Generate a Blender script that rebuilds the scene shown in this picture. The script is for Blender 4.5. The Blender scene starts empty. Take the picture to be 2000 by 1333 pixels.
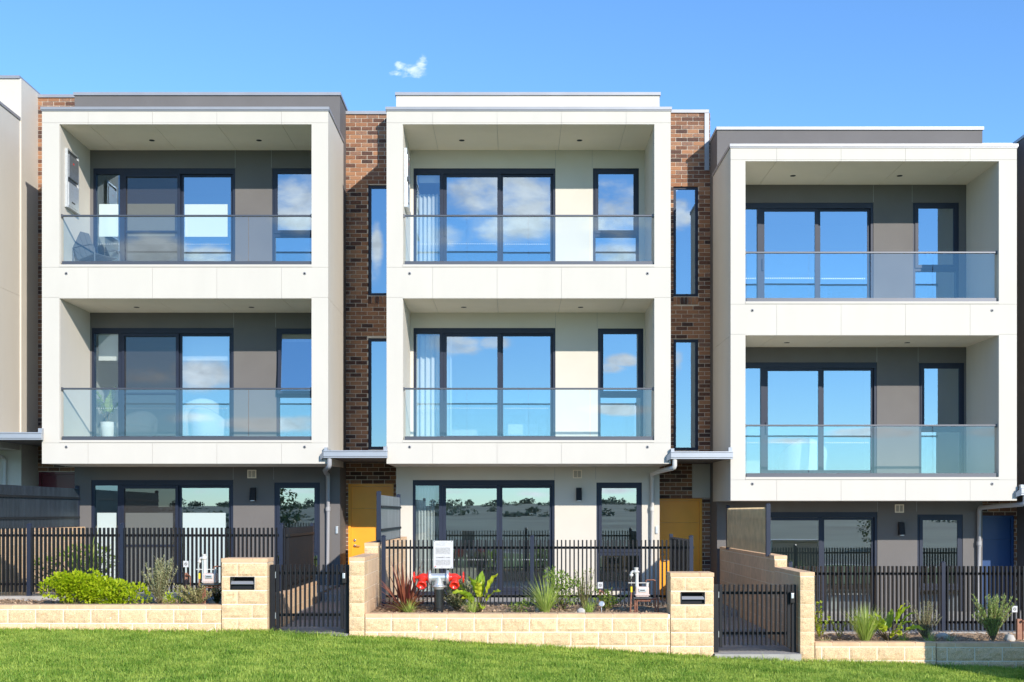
import bpy, bmesh, math, random
import numpy as np
from mathutils import Vector, Matrix
random.seed(7); rng = np.random.default_rng(11)
R = math.radians
C = bpy.context.scene.collection
SC = bpy.context.scene

# ------------------------------------------------------------------ camera (eye level is z = 0, facade faces -Y)
F = 2277.0; VX = 1005.0; VY = 1002.0
cam = bpy.data.cameras.new('camera'); camo = bpy.data.objects.new('camera', cam); C.objects.link(camo)
camo.location = (0, 0, 0); camo.rotation_euler = (R(90), 0, 0)
cam.sensor_width = 36; cam.lens = F / 2000 * 36; cam.shift_x = -0.0025; cam.shift_y = 0.1678
cam.clip_start = 0.1; cam.clip_end = 5000
SC.camera = camo

# ------------------------------------------------------------------ light, sky, exposure
SUN = Vector((0.574, -1.0, 0.495)).normalized()
sl = bpy.data.lights.new('sun', 'SUN'); sl.energy = 3.9; sl.angle = R(0.5); sl.color = (1.0, 0.925, 0.83)
so = bpy.data.objects.new('sun', sl); C.objects.link(so); so.rotation_euler = SUN.to_track_quat('Z', 'Y').to_euler(); so.location = (20, -30, 30)
SC.view_settings.view_transform = 'Standard'; SC.view_settings.look = 'None'
SC.view_settings.exposure = 0.50; SC.view_settings.gamma = 1.0
W = bpy.data.worlds.new("World"); SC.world = W; W.use_nodes = True
nt = W.node_tree; nt.nodes.clear()
def N(t, **k):
    n = nt.nodes.new(t)
    for a, b in k.items(): setattr(n, a, b)
    return n
def L(a, b): nt.links.new(a, b)
def M_(op, a, b=None, clamp=False):
    n = N('ShaderNodeMath', operation=op); n.use_clamp = clamp
    for i, v in enumerate([a, b]):
        if v is None: continue
        if isinstance(v, (int, float)): n.inputs[i].default_value = v
        else: L(v, n.inputs[i])
    return n.outputs[0]
sky = N('ShaderNodeTexSky', sky_type='NISHITA'); sky.sun_disc = False
sky.sun_elevation = R(23.2); sky.sun_rotation = R(150.1); sky.altitude = 50; sky.air_density = 1.0; sky.dust_density = 0.0; sky.ozone_density = 3.5
tc = N('ShaderNodeTexCoord'); sp = N('ShaderNodeSeparateXYZ'); L(tc.outputs['Generated'], sp.inputs[0])
ay = M_('MAXIMUM', M_('ABSOLUTE', sp.outputs[1]), 0.05)
u = M_('DIVIDE', sp.outputs[0], ay); v = M_('DIVIDE', sp.outputs[2], ay)
back = M_('LESS_THAN', sp.outputs[1], 0.0)
cmb = N('ShaderNodeCombineXYZ'); L(M_('MULTIPLY', u, 1.0), cmb.inputs[0]); L(M_('MULTIPLY', v, 1.7), cmb.inputs[1]); L(M_('MULTIPLY', back, 7.3), cmb.inputs[2])
def noise(scale, detail, rough, dist=0.0):
    n = N('ShaderNodeTexNoise'); n.inputs['Scale'].default_value = scale; n.inputs['Detail'].default_value = detail
    n.inputs['Roughness'].default_value = rough; n.inputs['Distortion'].default_value = dist; L(cmb.outputs[0], n.inputs['Vector']); return n.outputs[0]
n1 = noise(16, 9, 0.62, 0.2); n2 = noise(34, 6, 0.6, 0.3)
# where the clouds of that day stand: (x, y) on the same angular grid as the picture, size, density, behind (1) or in front (0) of the viewer
BL = [(575,405,75,60,1,1),(990,385,120,50,1,1),(1010,430,100,50,.8,1),(1205,372,55,32,1,1),(1205,418,75,60,1,1),(1195,500,90,40,.75,1),
      (895,672,60,28,1,1),(965,670,45,17,.9,1),(1215,706,38,14,1,1),(1190,720,40,14,.8,1),(1215,800,80,12,1,1),(400,735,60,35,.9,1),(280,740,60,20,.5,1),
      (560,828,150,17,.95,1),(380,815,60,14,.6,1),(290,492,110,35,.85,1),(410,500,70,30,.8,1),(1325,405,26,20,.9,1),(1325,425,40,26,.9,1),(735,480,14,50,.8,1),
      (1700,846,110,13,1,1),(1540,862,60,9,.6,1),(1930,845,60,12,.8,1),(1322,700,14,34,.7,1),(620,960,500,7,.35,1),(1210,958,60,8,.6,1),(1050,965,60,10,.5,1),
      (640,520,90,60,.5,1),(870,470,60,30,.6,1),(808,140,24,13,.75,0),(823,126,11,17,.7,0),(782,128,11,11,.55,0),(776,146,24,8,.5,0)]
dens = None
for (cx, cy, rx, ry, s, bk) in BL:
    du = M_('MULTIPLY', M_('SUBTRACT', u, (cx - VX) / F), F / rx); dv = M_('MULTIPLY', M_('SUBTRACT', v, (VY - cy) / F), F / ry)
    q = M_('SUBTRACT', 1.0, M_('SQRT', M_('ADD', M_('MULTIPLY', du, du), M_('MULTIPLY', dv, dv))))
    q = M_('MULTIPLY', M_('MAXIMUM', M_('ADD', q, .35), 0.0), s)
    q = M_('MULTIPLY', q, back if bk else M_('SUBTRACT', 1.0, back))
    dens = q if dens is None else M_('MAXIMUM', dens, q)
dens = M_('MINIMUM', dens, 0.75)
cl = M_('ADD', M_('MULTIPLY', dens, 0.62), M_('MULTIPLY', M_('SUBTRACT', n1, 0.5), 1.25))
mr = N('ShaderNodeMapRange'); mr.interpolation_type = 'SMOOTHSTEP'; L(cl, mr.inputs[0]); mr.inputs[1].default_value = 0.14; mr.inputs[2].default_value = 0.60
cmb_n = M_('MULTIPLY', mr.outputs[0], M_('MINIMUM', M_('MULTIPLY', dens, 8.0), 1.0), True)
n3 = noise(62, 7, 0.6, 0.6)
mf = N('ShaderNodeMapRange'); mf.interpolation_type = 'SMOOTHSTEP'; L(M_('ADD', M_('MULTIPLY', dens, 0.8), M_('MULTIPLY', M_('SUBTRACT', n3, 0.5), 2.2)), mf.inputs[0]); mf.inputs[1].default_value = .1; mf.inputs[2].default_value = .95; mf.inputs[4].default_value = .5
cf = M_('MULTIPLY', mf.outputs[0], M_('MINIMUM', M_('MULTIPLY', dens, 4.0), 1.0), True)
cm = M_('ADD', M_('MULTIPLY', cmb_n, back), M_('MULTIPLY', cf, M_('SUBTRACT', 1.0, back)))
shade = N('ShaderNodeMapRange'); L(n2, shade.inputs[0]); shade.inputs[1].default_value = .35; shade.inputs[2].default_value = .62; shade.inputs[3].default_value = .72; shade.inputs[4].default_value = 1.0
ccol = N('ShaderNodeMixRGB'); ccol.blend_type = 'MULTIPLY'; ccol.inputs[0].default_value = 1; ccol.inputs[1].default_value = (1.35, 1.38, 1.45, 1)
L(shade.outputs[0], ccol.inputs[2])
SKY_STR = 0.148
sk = N('ShaderNodeMixRGB'); sk.blend_type = 'MULTIPLY'; sk.inputs[0].default_value = 1; L(sky.outputs[0], sk.inputs[1]); sk.inputs[2].default_value = (SKY_STR*.74, SKY_STR*.99, SKY_STR*1.22, 1)
mx = N('ShaderNodeMixRGB'); L(cm, mx.inputs[0]); L(sk.outputs[0], mx.inputs[1]); L(ccol.outputs[0], mx.inputs[2])
bg = N('ShaderNodeBackground'); L(mx.outputs[0], bg.inputs[0]); wo = N('ShaderNodeOutputWorld'); L(bg.outputs[0], wo.inputs[0])

# ------------------------------------------------------------------ materials
def mat(name, col, rough=.6, metal=0., var=.0, vscale=3., bump=0., bscale=200., island=0., spec=.5, coat=0, stretch=None, dirt=0.):
    m = bpy.data.materials.new(name); m.use_nodes = True; t = m.node_tree; b = t.nodes['Principled BSDF']
    b.inputs['Roughness'].default_value = rough; b.inputs['Metallic'].default_value = metal; b.inputs['Specular IOR Level'].default_value = spec
    b.inputs['Coat Weight'].default_value = coat
    c = (*col, 1) if len(col) == 3 else col
    b.inputs['Base Color'].default_value = c
    tcn = t.nodes.new('ShaderNodeTexCoord'); src = tcn.outputs['Object']
    if stretch:
        mp = t.nodes.new('ShaderNodeMapping'); mp.inputs['Scale'].default_value = stretch; t.links.new(src, mp.inputs[0]); src = mp.outputs[0]
    fac = None
    if var:
        n = t.nodes.new('ShaderNodeTexNoise'); n.inputs['Scale'].default_value = vscale; n.inputs['Detail'].default_value = 5; t.links.new(src, n.inputs['Vector'])
        r = t.nodes.new('ShaderNodeMapRange'); r.inputs[1].default_value = .3; r.inputs[2].default_value = .7; r.inputs[3].default_value = 1 - var; r.inputs[4].default_value = 1 + var
        t.links.new(n.outputs[0], r.inputs[0]); fac = r.outputs[0]
    if island:
        g = t.nodes.new('ShaderNodeNewGeometry'); r = t.nodes.new('ShaderNodeMapRange'); r.inputs[3].default_value = 1 - island; r.inputs[4].default_value = 1 + island
        t.links.new(g.outputs['Random Per Island'], r.inputs[0])
        if fac is None: fac = r.outputs[0]
        else:
            k = t.nodes.new('ShaderNodeMath'); k.operation = 'MULTIPLY'; t.links.new(fac, k.inputs[0]); t.links.new(r.outputs[0], k.inputs[1]); fac = k.outputs[0]
    if fac is not None:
        x = t.nodes.new('ShaderNodeVectorMath'); x.operation = 'SCALE'; x.inputs[0].default_value = c[:3]; t.links.new(fac, x.inputs['Scale']); t.links.new(x.outputs[0], b.inputs['Base Color'])
    if bump:
        n = t.nodes.new('ShaderNodeTexNoise'); n.inputs['Scale'].default_value = bscale; n.inputs['Detail'].default_value = 6; t.links.new(src, n.inputs['Vector'])
        bp = t.nodes.new('ShaderNodeBump'); bp.inputs['Strength'].default_value = bump; bp.inputs['Distance'].default_value = .01
        t.links.new(n.outputs[0], bp.inputs['Height']); t.links.new(bp.outputs[0], b.inputs['Normal'])
    return m
def leafmat(name, col, col2, rough=.5, trans=.35):
    m = mat(name, col, rough, island=0); t = m.node_tree; b = t.nodes['Principled BSDF']
    g = t.nodes.new('ShaderNodeNewGeometry'); cr = t.nodes.new('ShaderNodeMixRGB'); cr.inputs[1].default_value = (*col, 1); cr.inputs[2].default_value = (*col2, 1)
    t.links.new(g.outputs['Random Per Island'], cr.inputs[0]); t.links.new(cr.outputs[0], b.inputs['Base Color'])
    tr = t.nodes.new('ShaderNodeBsdfTranslucent'); t.links.new(cr.outputs[0], tr.inputs[0])
    ms = t.nodes.new('ShaderNodeMixShader'); ms.inputs[0].default_value = trans
    o = t.nodes['Material Output']; t.links.new(b.outputs[0], ms.inputs[1]); t.links.new(tr.outputs[0], ms.inputs[2]); t.links.new(ms.outputs[0], o.inputs[0])
    return m
def glassmat(name, refl0, refl1, tint, gcol=(1, 1, 1), rough=0.0, wob=0.):
    m = bpy.data.materials.new(name); m.use_nodes = True; t = m.node_tree; t.nodes.clear()
    o = t.nodes.new('ShaderNodeOutputMaterial'); tr = t.nodes.new('ShaderNodeBsdfTransparent'); tr.inputs[0].default_value = (*tint, 1)
    gl = t.nodes.new('ShaderNodeBsdfGlossy'); gl.inputs[0].default_value = (*gcol, 1); gl.inputs['Roughness'].default_value = rough
    lw = t.nodes.new('ShaderNodeLayerWeight'); lw.inputs[0].default_value = .5
    mr = t.nodes.new('ShaderNodeMapRange'); mr.inputs[1].default_value = 0; mr.inputs[2].default_value = 1; mr.inputs[3].default_value = refl0; mr.inputs[4].default_value = refl1
    pw = t.nodes.new('ShaderNodeMath'); pw.operation = 'POWER'; pw.inputs[1].default_value = 2.5
    t.links.new(lw.outputs['Facing'], pw.inputs[0]); t.links.new(pw.outputs[0], mr.inputs[0])
    ms = t.nodes.new('ShaderNodeMixShader'); t.links.new(mr.outputs[0], ms.inputs[0]); t.links.new(tr.outputs[0], ms.inputs[1]); t.links.new(gl.outputs[0], ms.inputs[2]); t.links.new(ms.outputs[0], o.inputs[0])
    if wob:
        tcn = t.nodes.new('ShaderNodeTexCoord'); n = t.nodes.new('ShaderNodeTexNoise'); n.inputs['Scale'].default_value = 1.1; n.inputs['Detail'].default_value = 1
        t.links.new(tcn.outputs['Object'], n.inputs['Vector']); bp = t.nodes.new('ShaderNodeBump'); bp.inputs['Strength'].default_value = wob; bp.inputs['Distance'].default_value = .002
        t.links.new(n.outputs[0], bp.inputs['Height']); t.links.new(bp.outputs[0], gl.inputs['Normal'])
    return m
MT = {}
MT['white'] = mat('white_cladding', (.585, .548, .482), .7, var=.025, stretch=(1, 1, .3), vscale=2.3, bump=.05, bscale=350)
MT['cream'] = mat('cream_render', (.60, .56, .485), .8, var=.03, vscale=1.5, bump=.12, bscale=260)
MT['charcoal'] = mat('charcoal_render', (.142, .133, .128), .8, var=.06, vscale=1.5, bump=.15, bscale=260)
MT['soffit'] = mat('soffit_board', (.86, .76, .62), .75, var=.02)
MT['cap'] = mat('metal_capping', (.33, .335, .35), .45, .3, var=.05)
MT['gutter'] = mat('gutter_metal', (.40, .42, .45), .4, .35, var=.05)
MT['darkmetal'] = mat('dark_metal', (.012, .013, .016), .5, .0, var=.1, vscale=6, spec=.3)
MT['frame'] = mat('window_frame', (.016, .023, .045), .45, .0, var=.08, spec=.35)
MT['rail'] = mat('rail_metal', (.10, .105, .12), .4, .5)
MT['seal'] = mat('black_seal', (.01, .01, .01), .7)
MT['pvc'] = mat('pipe_pvc', (.62, .60, .56), .4)
MT['pvcgrey'] = mat('pipe_grey', (.36, .36, .37), .45)
MT['mortar'] = mat('mortar', (.70, .62, .50), .9, var=.1, vscale=8)
MT['blockmortar'] = mat('block_mortar', (.84, .76, .62), .9, var=.05)
MT['ochre'] = mat('ochre_door', (.90, .39, .02), .45, var=.04, coat=.15)
MT['red'] = mat('maroon_door', (.12, .006, .016), .4, coat=.2)
MT['blue'] = mat('blue_door', (.008, .055, .19), .4, coat=.2)
MT['steel'] = mat('brushed_steel', (.6, .6, .6), .3, .9)
MT['plasterin'] = mat('interior_paint', (.50, .51, .48), .9)
MT['floorin'] = mat('interior_floor', (.16, .12, .09), .6)
MT['whitefab'] = mat('white_fabric', (.82, .81, .77), .9, bump=.1, bscale=90)
MT['curtain'] = mat('sheer_curtain', (.52, .55, .53), .9)
MT['blind'] = mat('roller_blind', (.62, .63, .6), .9)
MT['tile'] = mat('balcony_tile', (.72, .68, .60), .7)
MT['concrete'] = mat('concrete', (.38, .36, .33), .9, var=.12, vscale=5, bump=.3, bscale=120)
MT['soil'] = mat('bark_mulch', (.30, .205, .125), 1, var=.4, vscale=40, bump=1, bscale=70)
MT['asphalt'] = mat('asphalt', (.055, .055, .058), .95, var=.1, vscale=20)
MT['line'] = mat('road_paint', (.75, .75, .72), .8)
MT['galv'] = mat('galvanised', (.62, .64, .64), .38, .6, var=.08, vscale=30)
MT['valvered'] = mat('red_enamel', (.78, .03, .012), .28, coat=.4)
MT['blackpipe'] = mat('black_pipe', (.03, .032, .035), .25, .3, coat=.4)
MT['copper'] = mat('old_copper', (.28, .12, .075), .5, .3, var=.25, vscale=30)
MT['meter'] = mat('meter_enamel', (.62, .50, .46), .5, var=.08, vscale=20)
MT['yellow'] = mat('yellow_tape', (.85, .62, .02), .5)
MT['signwhite'] = mat('sign_white', (.58, .58, .57), .5)
MT['print'] = mat('print_grey', (.03, .03, .03), .8)
MT['printred'] = mat('print_red', (.65, .03, .02), .6)
MT['unitgrey'] = mat('unit_grey', (.30, .32, .34), .4, .6, var=.12, vscale=15)
MT['unitdark'] = mat('unit_dark', (.10, .11, .12), .4, .5)
MT['rock'] = mat('pale_rock', (.5, .47, .42), .9, var=.2, vscale=12, bump=.5, bscale=40)
MT['bark'] = mat('bark', (.09, .065, .045), .95, var=.3, vscale=12, bump=.6, bscale=40)
MT['stem'] = mat('stems', (.16, .12, .06), .9, var=.2)
MT['sunblocker'] = mat('sun_blocker_grey', (.40, .39, .35), .5)
MT['lampglass'] = mat('lamp_glass', (.75, .73, .68), .3)
MT['bronze'] = mat('bronze_fin', (.62, .46, .25), .5, .0, var=.15, vscale=6)
MT['screen'] = mat('blue_steel_screen', (.05, .065, .085), .33, .5, var=.25, vscale=2.5, stretch=(1, 3, .4))
MT['silverscreen'] = mat('silver_screen', (.30, .32, .33), .33, .5, var=.25, vscale=2.5, stretch=(1, 3, .4))
MT['outchair'] = mat('grey_powdercoat', (.10, .11, .12), .5, .0)
MT['timber'] = mat('treated_timber', (.34, .17, .11), .8, var=.15, vscale=20)
MT['glass'] = glassmat('window_glass', .44, .9, (.76, .83, .84), (.68, .80, .88), wob=.2)
MT['glassclear'] = glassmat('clear_window_glass', .22, .85, (.88, .93, .93), (.62, .82, 1.0), wob=.10)
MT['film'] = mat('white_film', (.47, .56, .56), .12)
MT['glassg'] = glassmat('ground_window_glass', .42, .9, (.76, .83, .80), (.84, .95, 1.0), wob=.2)
MT['balglass'] = glassmat('balustrade_glass', .11, .8, (.89, .965, .97), (.78, .93, 1))
MT['fly'] = glassmat('fly_screen', .0, .0, (.66, .64, .63))
m = MT['fly'];
_t = m.node_tree
for n_ in list(_t.nodes):
    if n_.type == 'BSDF_GLOSSY':
        d = _t.nodes.new('ShaderNodeBsdfDiffuse'); d.inputs[0].default_value = (.10, .095, .095, 1)
        ms = [q for q in _t.nodes if q.type == 'MIX_SHADER'][0]
        for l_ in list(_t.links):
            if l_.to_node == ms and l_.to_socket == ms.inputs[0]: _t.links.remove(l_)
        ms.inputs[0].default_value = .30; _t.links.new(d.outputs[0], ms.inputs[2])

# brick: each brick its own tone
def brickmat():
    m = bpy.data.materials.new('brick'); m.use_nodes = True; t = m.node_tree; b = t.nodes['Principled BSDF']; b.inputs['Roughness'].default_value = .85
    g = t.nodes.new('ShaderNodeNewGeometry'); cr = t.nodes.new('ShaderNodeValToRGB'); cr.color_ramp.interpolation = 'LINEAR'
    els = [(0, (.055, .032, .026)), (.22, (.13, .06, .038)), (.4, (.23, .105, .055)), (.58, (.32, .15, .075)), (.8, (.38, .19, .095)), (1, (.19, .11, .08))]
    cr.color_ramp.elements[0].position = 0; cr.color_ramp.elements[0].color = (*els[0][1], 1)
    cr.color_ramp.elements[1].position = 1; cr.color_ramp.elements[1].color = (*els[-1][1], 1)
    for p, c in els[1:-1]:
        e = cr.color_ramp.elements.new(p); e.color = (*c, 1)
    tcn = t.nodes.new('ShaderNodeTexCoord'); mp = t.nodes.new('ShaderNodeMapping'); mp.inputs['Scale'].default_value = (1, 1, 3.0); t.links.new(tcn.outputs['Object'], mp.inputs[0])
    n = t.nodes.new('ShaderNodeTexNoise'); n.inputs['Scale'].default_value = 22; n.inputs['Detail'].default_value = 6; n.inputs['Roughness'].default_value = .7; t.links.new(mp.outputs[0], n.inputs['Vector'])
    a = t.nodes.new('ShaderNodeMath'); a.operation = 'MULTIPLY_ADD'; t.links.new(n.outputs[0], a.inputs[0]); a.inputs[1].default_value = 1.0; 
    s = t.nodes.new('ShaderNodeMath'); s.operation = 'SUBTRACT'; t.links.new(g.outputs['Random Per Island'], s.inputs[0]); s.inputs[1].default_value = .5; t.links.new(s.outputs[0], a.inputs[2])
    t.links.new(a.outputs[0], cr.inputs[0]); t.links.new(cr.outputs[0], b.inputs['Base Color'])
    bp = t.nodes.new('ShaderNodeBump'); bp.inputs['Strength'].default_value = .6; bp.inputs['Distance'].default_value = .006; t.links.new(n.outputs[0], bp.inputs['Height']); t.links.new(bp.outputs[0], b.inputs['Normal'])
    return m
MT['brick'] = brickmat()
def blockmat(name, col, smooth=False):
    m = mat(name, col, .95, var=.10 if smooth else .22, vscale=9 if smooth else 60, island=.07, stretch=None if smooth else (1, 1, 1.6)); t = m.node_tree; b = t.nodes['Principled BSDF']
    tcn = t.nodes.new('ShaderNodeTexCoord')
    n = t.nodes.new('ShaderNodeTexNoise'); n.inputs['Scale'].default_value = 45 if not smooth else 150; n.inputs['Detail'].default_value = 8; n.inputs['Roughness'].default_value = .75; t.links.new(tcn.outputs['Object'], n.inputs['Vector'])
    # chips and specks of darker aggregate
    n2_ = t.nodes.new('ShaderNodeTexNoise'); n2_.inputs['Scale'].default_value = 85; n2_.inputs['Detail'].default_value = 4; t.links.new(tcn.outputs['Object'], n2_.inputs['Vector'])
    cr = t.nodes.new('ShaderNodeMapRange'); cr.inputs[1].default_value = .30; cr.inputs[2].default_value = .42; cr.inputs[3].default_value = .45 if not smooth else .8; cr.inputs[4].default_value = 1; t.links.new(n2_.outputs[0], cr.inputs[0])
    src_ = b.inputs['Base Color'].links[0].from_socket; vm = t.nodes.new('ShaderNodeVectorMath'); vm.operation = 'SCALE'; t.links.new(src_, vm.inputs[0]); t.links.new(cr.outputs[0], vm.inputs['Scale']); t.links.new(vm.outputs[0], b.inputs['Base Color'])
    bp = t.nodes.new('ShaderNodeBump'); bp.inputs['Strength'].default_value = .9 if not smooth else .25; bp.inputs['Distance'].default_value = .012; t.links.new(n.outputs[0], bp.inputs['Height']); t.links.new(bp.outputs[0], b.inputs['Normal'])
    return m
MT['block'] = blockmat('split_face_block', (.77, .54, .315))
MT['blocksmooth'] = blockmat('smooth_block', (.70, .49, .30), True)
MT['blockcap'] = blockmat('cap_block', (.74, .49, .29), True)

# ------------------------------------------------------------------ mesh builder
ORG = {}
class MB:
    def __init__(s): s.v = []; s.f = []; s.m = []; s.sm = []
    def add(s, vs, fs, mi=0, smooth=False):
        o = len(s.v); s.v += [tuple(q) for q in vs]; s.f += [tuple(i + o for i in f) for f in fs]; s.m += [mi] * len(fs); s.sm += [smooth] * len(fs)
    def box(s, x0, x1, y0, y1, z0, z1, mi=0):
        if x1 < x0: x0, x1 = x1, x0
        if y1 < y0: y0, y1 = y1, y0
        if z1 < z0: z0, z1 = z1, z0
        s.add([(x0,y0,z0),(x1,y0,z0),(x1,y1,z0),(x0,y1,z0),(x0,y0,z1),(x1,y0,z1),(x1,y1,z1),(x0,y1,z1)],
              [(0,3,2,1),(4,5,6,7),(0,1,5,4),(1,2,6,5),(2,3,7,6),(3,0,4,7)], mi)
    def bbox(s, x0, x1, y0, y1, z0, z1, b=.004, mi=0):   # bevelled box
        bm = bmesh.new(); bmesh.ops.create_cube(bm, size=1)
        for q in bm.verts: q.co = Vector(((x0+x1)/2 + q.co.x*(x1-x0), (y0+y1)/2 + q.co.y*(y1-y0), (z0+z1)/2 + q.co.z*(z1-z0)))
        bmesh.ops.bevel(bm, geom=bm.edges[:], offset=b, segments=2, affect='EDGES', profile=.6)
        bm.verts.index_update(); s.add([q.co[:] for q in bm.verts], [[q.index for q in f.verts] for f in bm.faces], mi); bm.free()
    def tube(s, pts, r, n=10, mi=0, caps=True):
        pts = [Vector(p) for p in pts]; rs = r if isinstance(r, (list, tuple)) else [r] * len(pts)
        rings = []; up = None
        for i, p in enumerate(pts):
            if i == 0: d = pts[1] - p
            elif i == len(pts) - 1: d = p - pts[i-1]
            else: d = (pts[i+1] - p).normalized() + (p - pts[i-1]).normalized()
            if d.length < 1e-9: d = Vector((0, 0, 1))
            d.normalize()
            if up is None: up = Vector((0, 0, 1)) if abs(d.z) < .9 else Vector((0, 1, 0))
            a = d.cross(up)
            if a.length < 1e-4: a = d.cross(Vector((1, 0, 0)))
            a.normalize(); b_ = d.cross(a).normalized(); up = -b_ if False else up
            rings.append([p + (a * math.cos(2*math.pi*k/n) + b_ * math.sin(2*math.pi*k/n)) * rs[i] for k in range(n)])
        vs = [q for g in rings for q in g]; fs = []
        for i in range(len(pts) - 1):
            for k in range(n): fs.append((i*n+k, i*n+(k+1)%n, (i+1)*n+(k+1)%n, (i+1)*n+k))
        s.add(vs, fs, mi, True)
        if caps: s.add([q for q in rings[0]], [tuple(range(n))[::-1]], mi); s.add([q for q in rings[-1]], [tuple(range(n))], mi)
    def cyl(s, c, axis, r, h, n=20, mi=0):
        a = Vector(axis).normalized(); c = Vector(c); s.tube([c - a*h/2, c + a*h/2], r, n, mi)
    def lathe(s, c, axis, prof, n=20, mi=0):
        a = Vector(axis).normalized(); c = Vector(c); pts = [c + a*h for h, r in prof]; rs = [max(r, 1e-4) for h, r in prof]
        t = Vector((0,0,1)) if abs(a.z) < .9 else Vector((0,1,0)); e = a.cross(t).normalized(); g = a.cross(e)
        vs = []; fs = []
        for p, r in zip(pts, rs):
            for k in range(n): vs.append(p + (e*math.cos(2*math.pi*k/n) + g*math.sin(2*math.pi*k/n))*r)
        for i in range(len(pts)-1):
            for k in range(n): fs.append((i*n+k, i*n+(k+1)%n, (i+1)*n+(k+1)%n, (i+1)*n+k))
        s.add(vs, fs, mi, True); s.add(vs[:n], [tuple(range(n))[::-1]], mi); s.add(vs[-n:], [tuple(range(n))], mi)
    def torus(s, c, axis, Rr, r, n=28, k=8, mi=0):
        a = Vector(axis).normalized(); t = Vector((0,0,1)) if abs(a.z) < .9 else Vector((0,1,0)); e = a.cross(t).normalized(); g = a.cross(e); c = Vector(c)
        vs = []; fs = []
        for i in range(n):
            d = e*math.cos(2*math.pi*i/n) + g*math.sin(2*math.pi*i/n)
            for j in range(k): vs.append(c + d*(Rr + r*math.cos(2*math.pi*j/k)) + a*r*math.sin(2*math.pi*j/k))
        for i in range(n):
            for j in range(k): fs.append((i*k+j, ((i+1)%n)*k+j, ((i+1)%n)*k+(j+1)%k, i*k+(j+1)%k))
        s.add(vs, fs, mi, True)
    def build(s, name, mats, parent=None, org=None):
        if not isinstance(mats, (list, tuple)): mats = [mats]
        if parent is not None: org = ORG[parent.name]
        elif org is None:
            a = np.array(s.v); org = Vector(((a[:,0].min()+a[:,0].max())/2, (a[:,1].min()+a[:,1].max())/2, a[:,2].min()))
        org = Vector(org)
        me = bpy.data.meshes.new(name); a = np.array(s.v, dtype=float) - np.array(org)
        me.from_pydata(a.tolist(), [], s.f)
        for q in mats: me.materials.append(MT[q] if isinstance(q, str) else q)
        me.polygons.foreach_set('material_index', s.m); me.polygons.foreach_set('use_smooth', s.sm)
        me.update(); o = bpy.data.objects.new(name, me); C.objects.link(o)
        if parent is not None: o.parent = parent
        else: o.location = org
        ORG[o.name] = org; return o
def empty(name, loc):
    o = bpy.data.objects.new(name, None); o.empty_display_size = .2; C.objects.link(o); o.location = loc; ORG[o.name] = Vector(loc); return o
def tag(o, label=None, cat=None, group=None, kind=None):
    if label: o['label'] = label
    if cat: o['category'] = cat
    if group: o['group'] = group
    if kind: o['kind'] = kind
    return o
def copy_tree(o, parent=None):
    c = o.copy(); C.objects.link(c); c.parent = parent; ORG[c.name] = ORG[o.name].copy()
    for ch in [q for q in bpy.data.objects if q.parent == o]: copy_tree(ch, c)
    return c
def at(px, py, Y): return Vector(((px - VX) / F * Y, Y, (VY - py) / F * Y))

# ------------------------------------------------------------------ levels of the place
YB = 22.0; YW = 23.58; YS = 23.96; YK = 24.41; YR = 16.87; YF = 18.66
def lawn_z(x, y=YR):
    xs = [-40, -7.4, -3.5, -2.1, 2.85, 6.1, 8, 40]; zs = [-1.5, -1.715, -1.755, -1.82, -2.11, -2.235, -2.30, -3.2]
    b = float(np.interp(x, xs, zs)); return b + .01 * (YR - y) * 0
# lawn sheet with the verge, path, road and far slope behind the photographer (they show in the panes)
def sheet(name, xs, ys, zf, m):
    b = MB(); nx = len(xs); vs = [(x, y, zf(x, y)) for y in ys for x in xs]
    fs = [(j*nx+i, j*nx+i+1, (j+1)*nx+i+1, (j+1)*nx+i) for j in range(len(ys)-1) for i in range(nx-1)]
    b.add(vs, fs, 0, True); o = b.build(name, m, org=(0, 0, 0)); tag(o, kind='structure'); return o
MT['turf'] = mat('turf_base', (.12, .20, .035), 1, var=.35, vscale=6, bump=1, bscale=60)
MT['field'] = mat('far_field', (.15, .17, .115), 1, var=.5, vscale=.04)
XS = list(np.linspace(-40, -9, 8)) + list(np.linspace(-8, 9, 69)) + list(np.linspace(10, 40, 8))
sheet('lawn', XS, list(np.linspace(-9, 17.5, 30)), lambda x, y: lawn_z(x, y), 'turf')
def gz(x, y):
    if y > -18: return -3.6
    t = min(1, (-18 - y) / 480.0)
    h = -3.6 + 6.6 * t ** 1.1
    h += (math.sin(x * .011 + 1) * 1.0 + math.sin(x * .031) * .5) * t
    if y < -520: h -= (-520 - y) * .03
    return h
gx = list(np.linspace(-1500, 1500, 61)); gy = [-1500, -1100, -800, -650, -560, -500, -440, -380, -320, -260, -200, -150, -110, -80, -55, -38, -26, -18, 12, 40, 80, 200, 500, 1500]
sheet('ground', gx, gy, lambda x, y: gz(x, y) if y < 0 else -3.7, 'field')
b = MB(); b.add([(-60,-10.5,-1.45-.02*0),(60,-10.5,-3.5),(60,-9,-3.45),(-60,-9,-1.4)], [(0,1,2,3)]); 
b = MB()
for (y0, y1, nm, m_, dz) in [(-10.6, -9.0, 'footpath', 'concrete', .0), (-18, -10.6, 'road', 'asphalt', -.12)]:
    sheet(nm, list(np.linspace(-40, 40, 33)), [y0, y1], (lambda d: lambda x, y: lawn_z(x) + d)(dz), m_)

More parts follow.
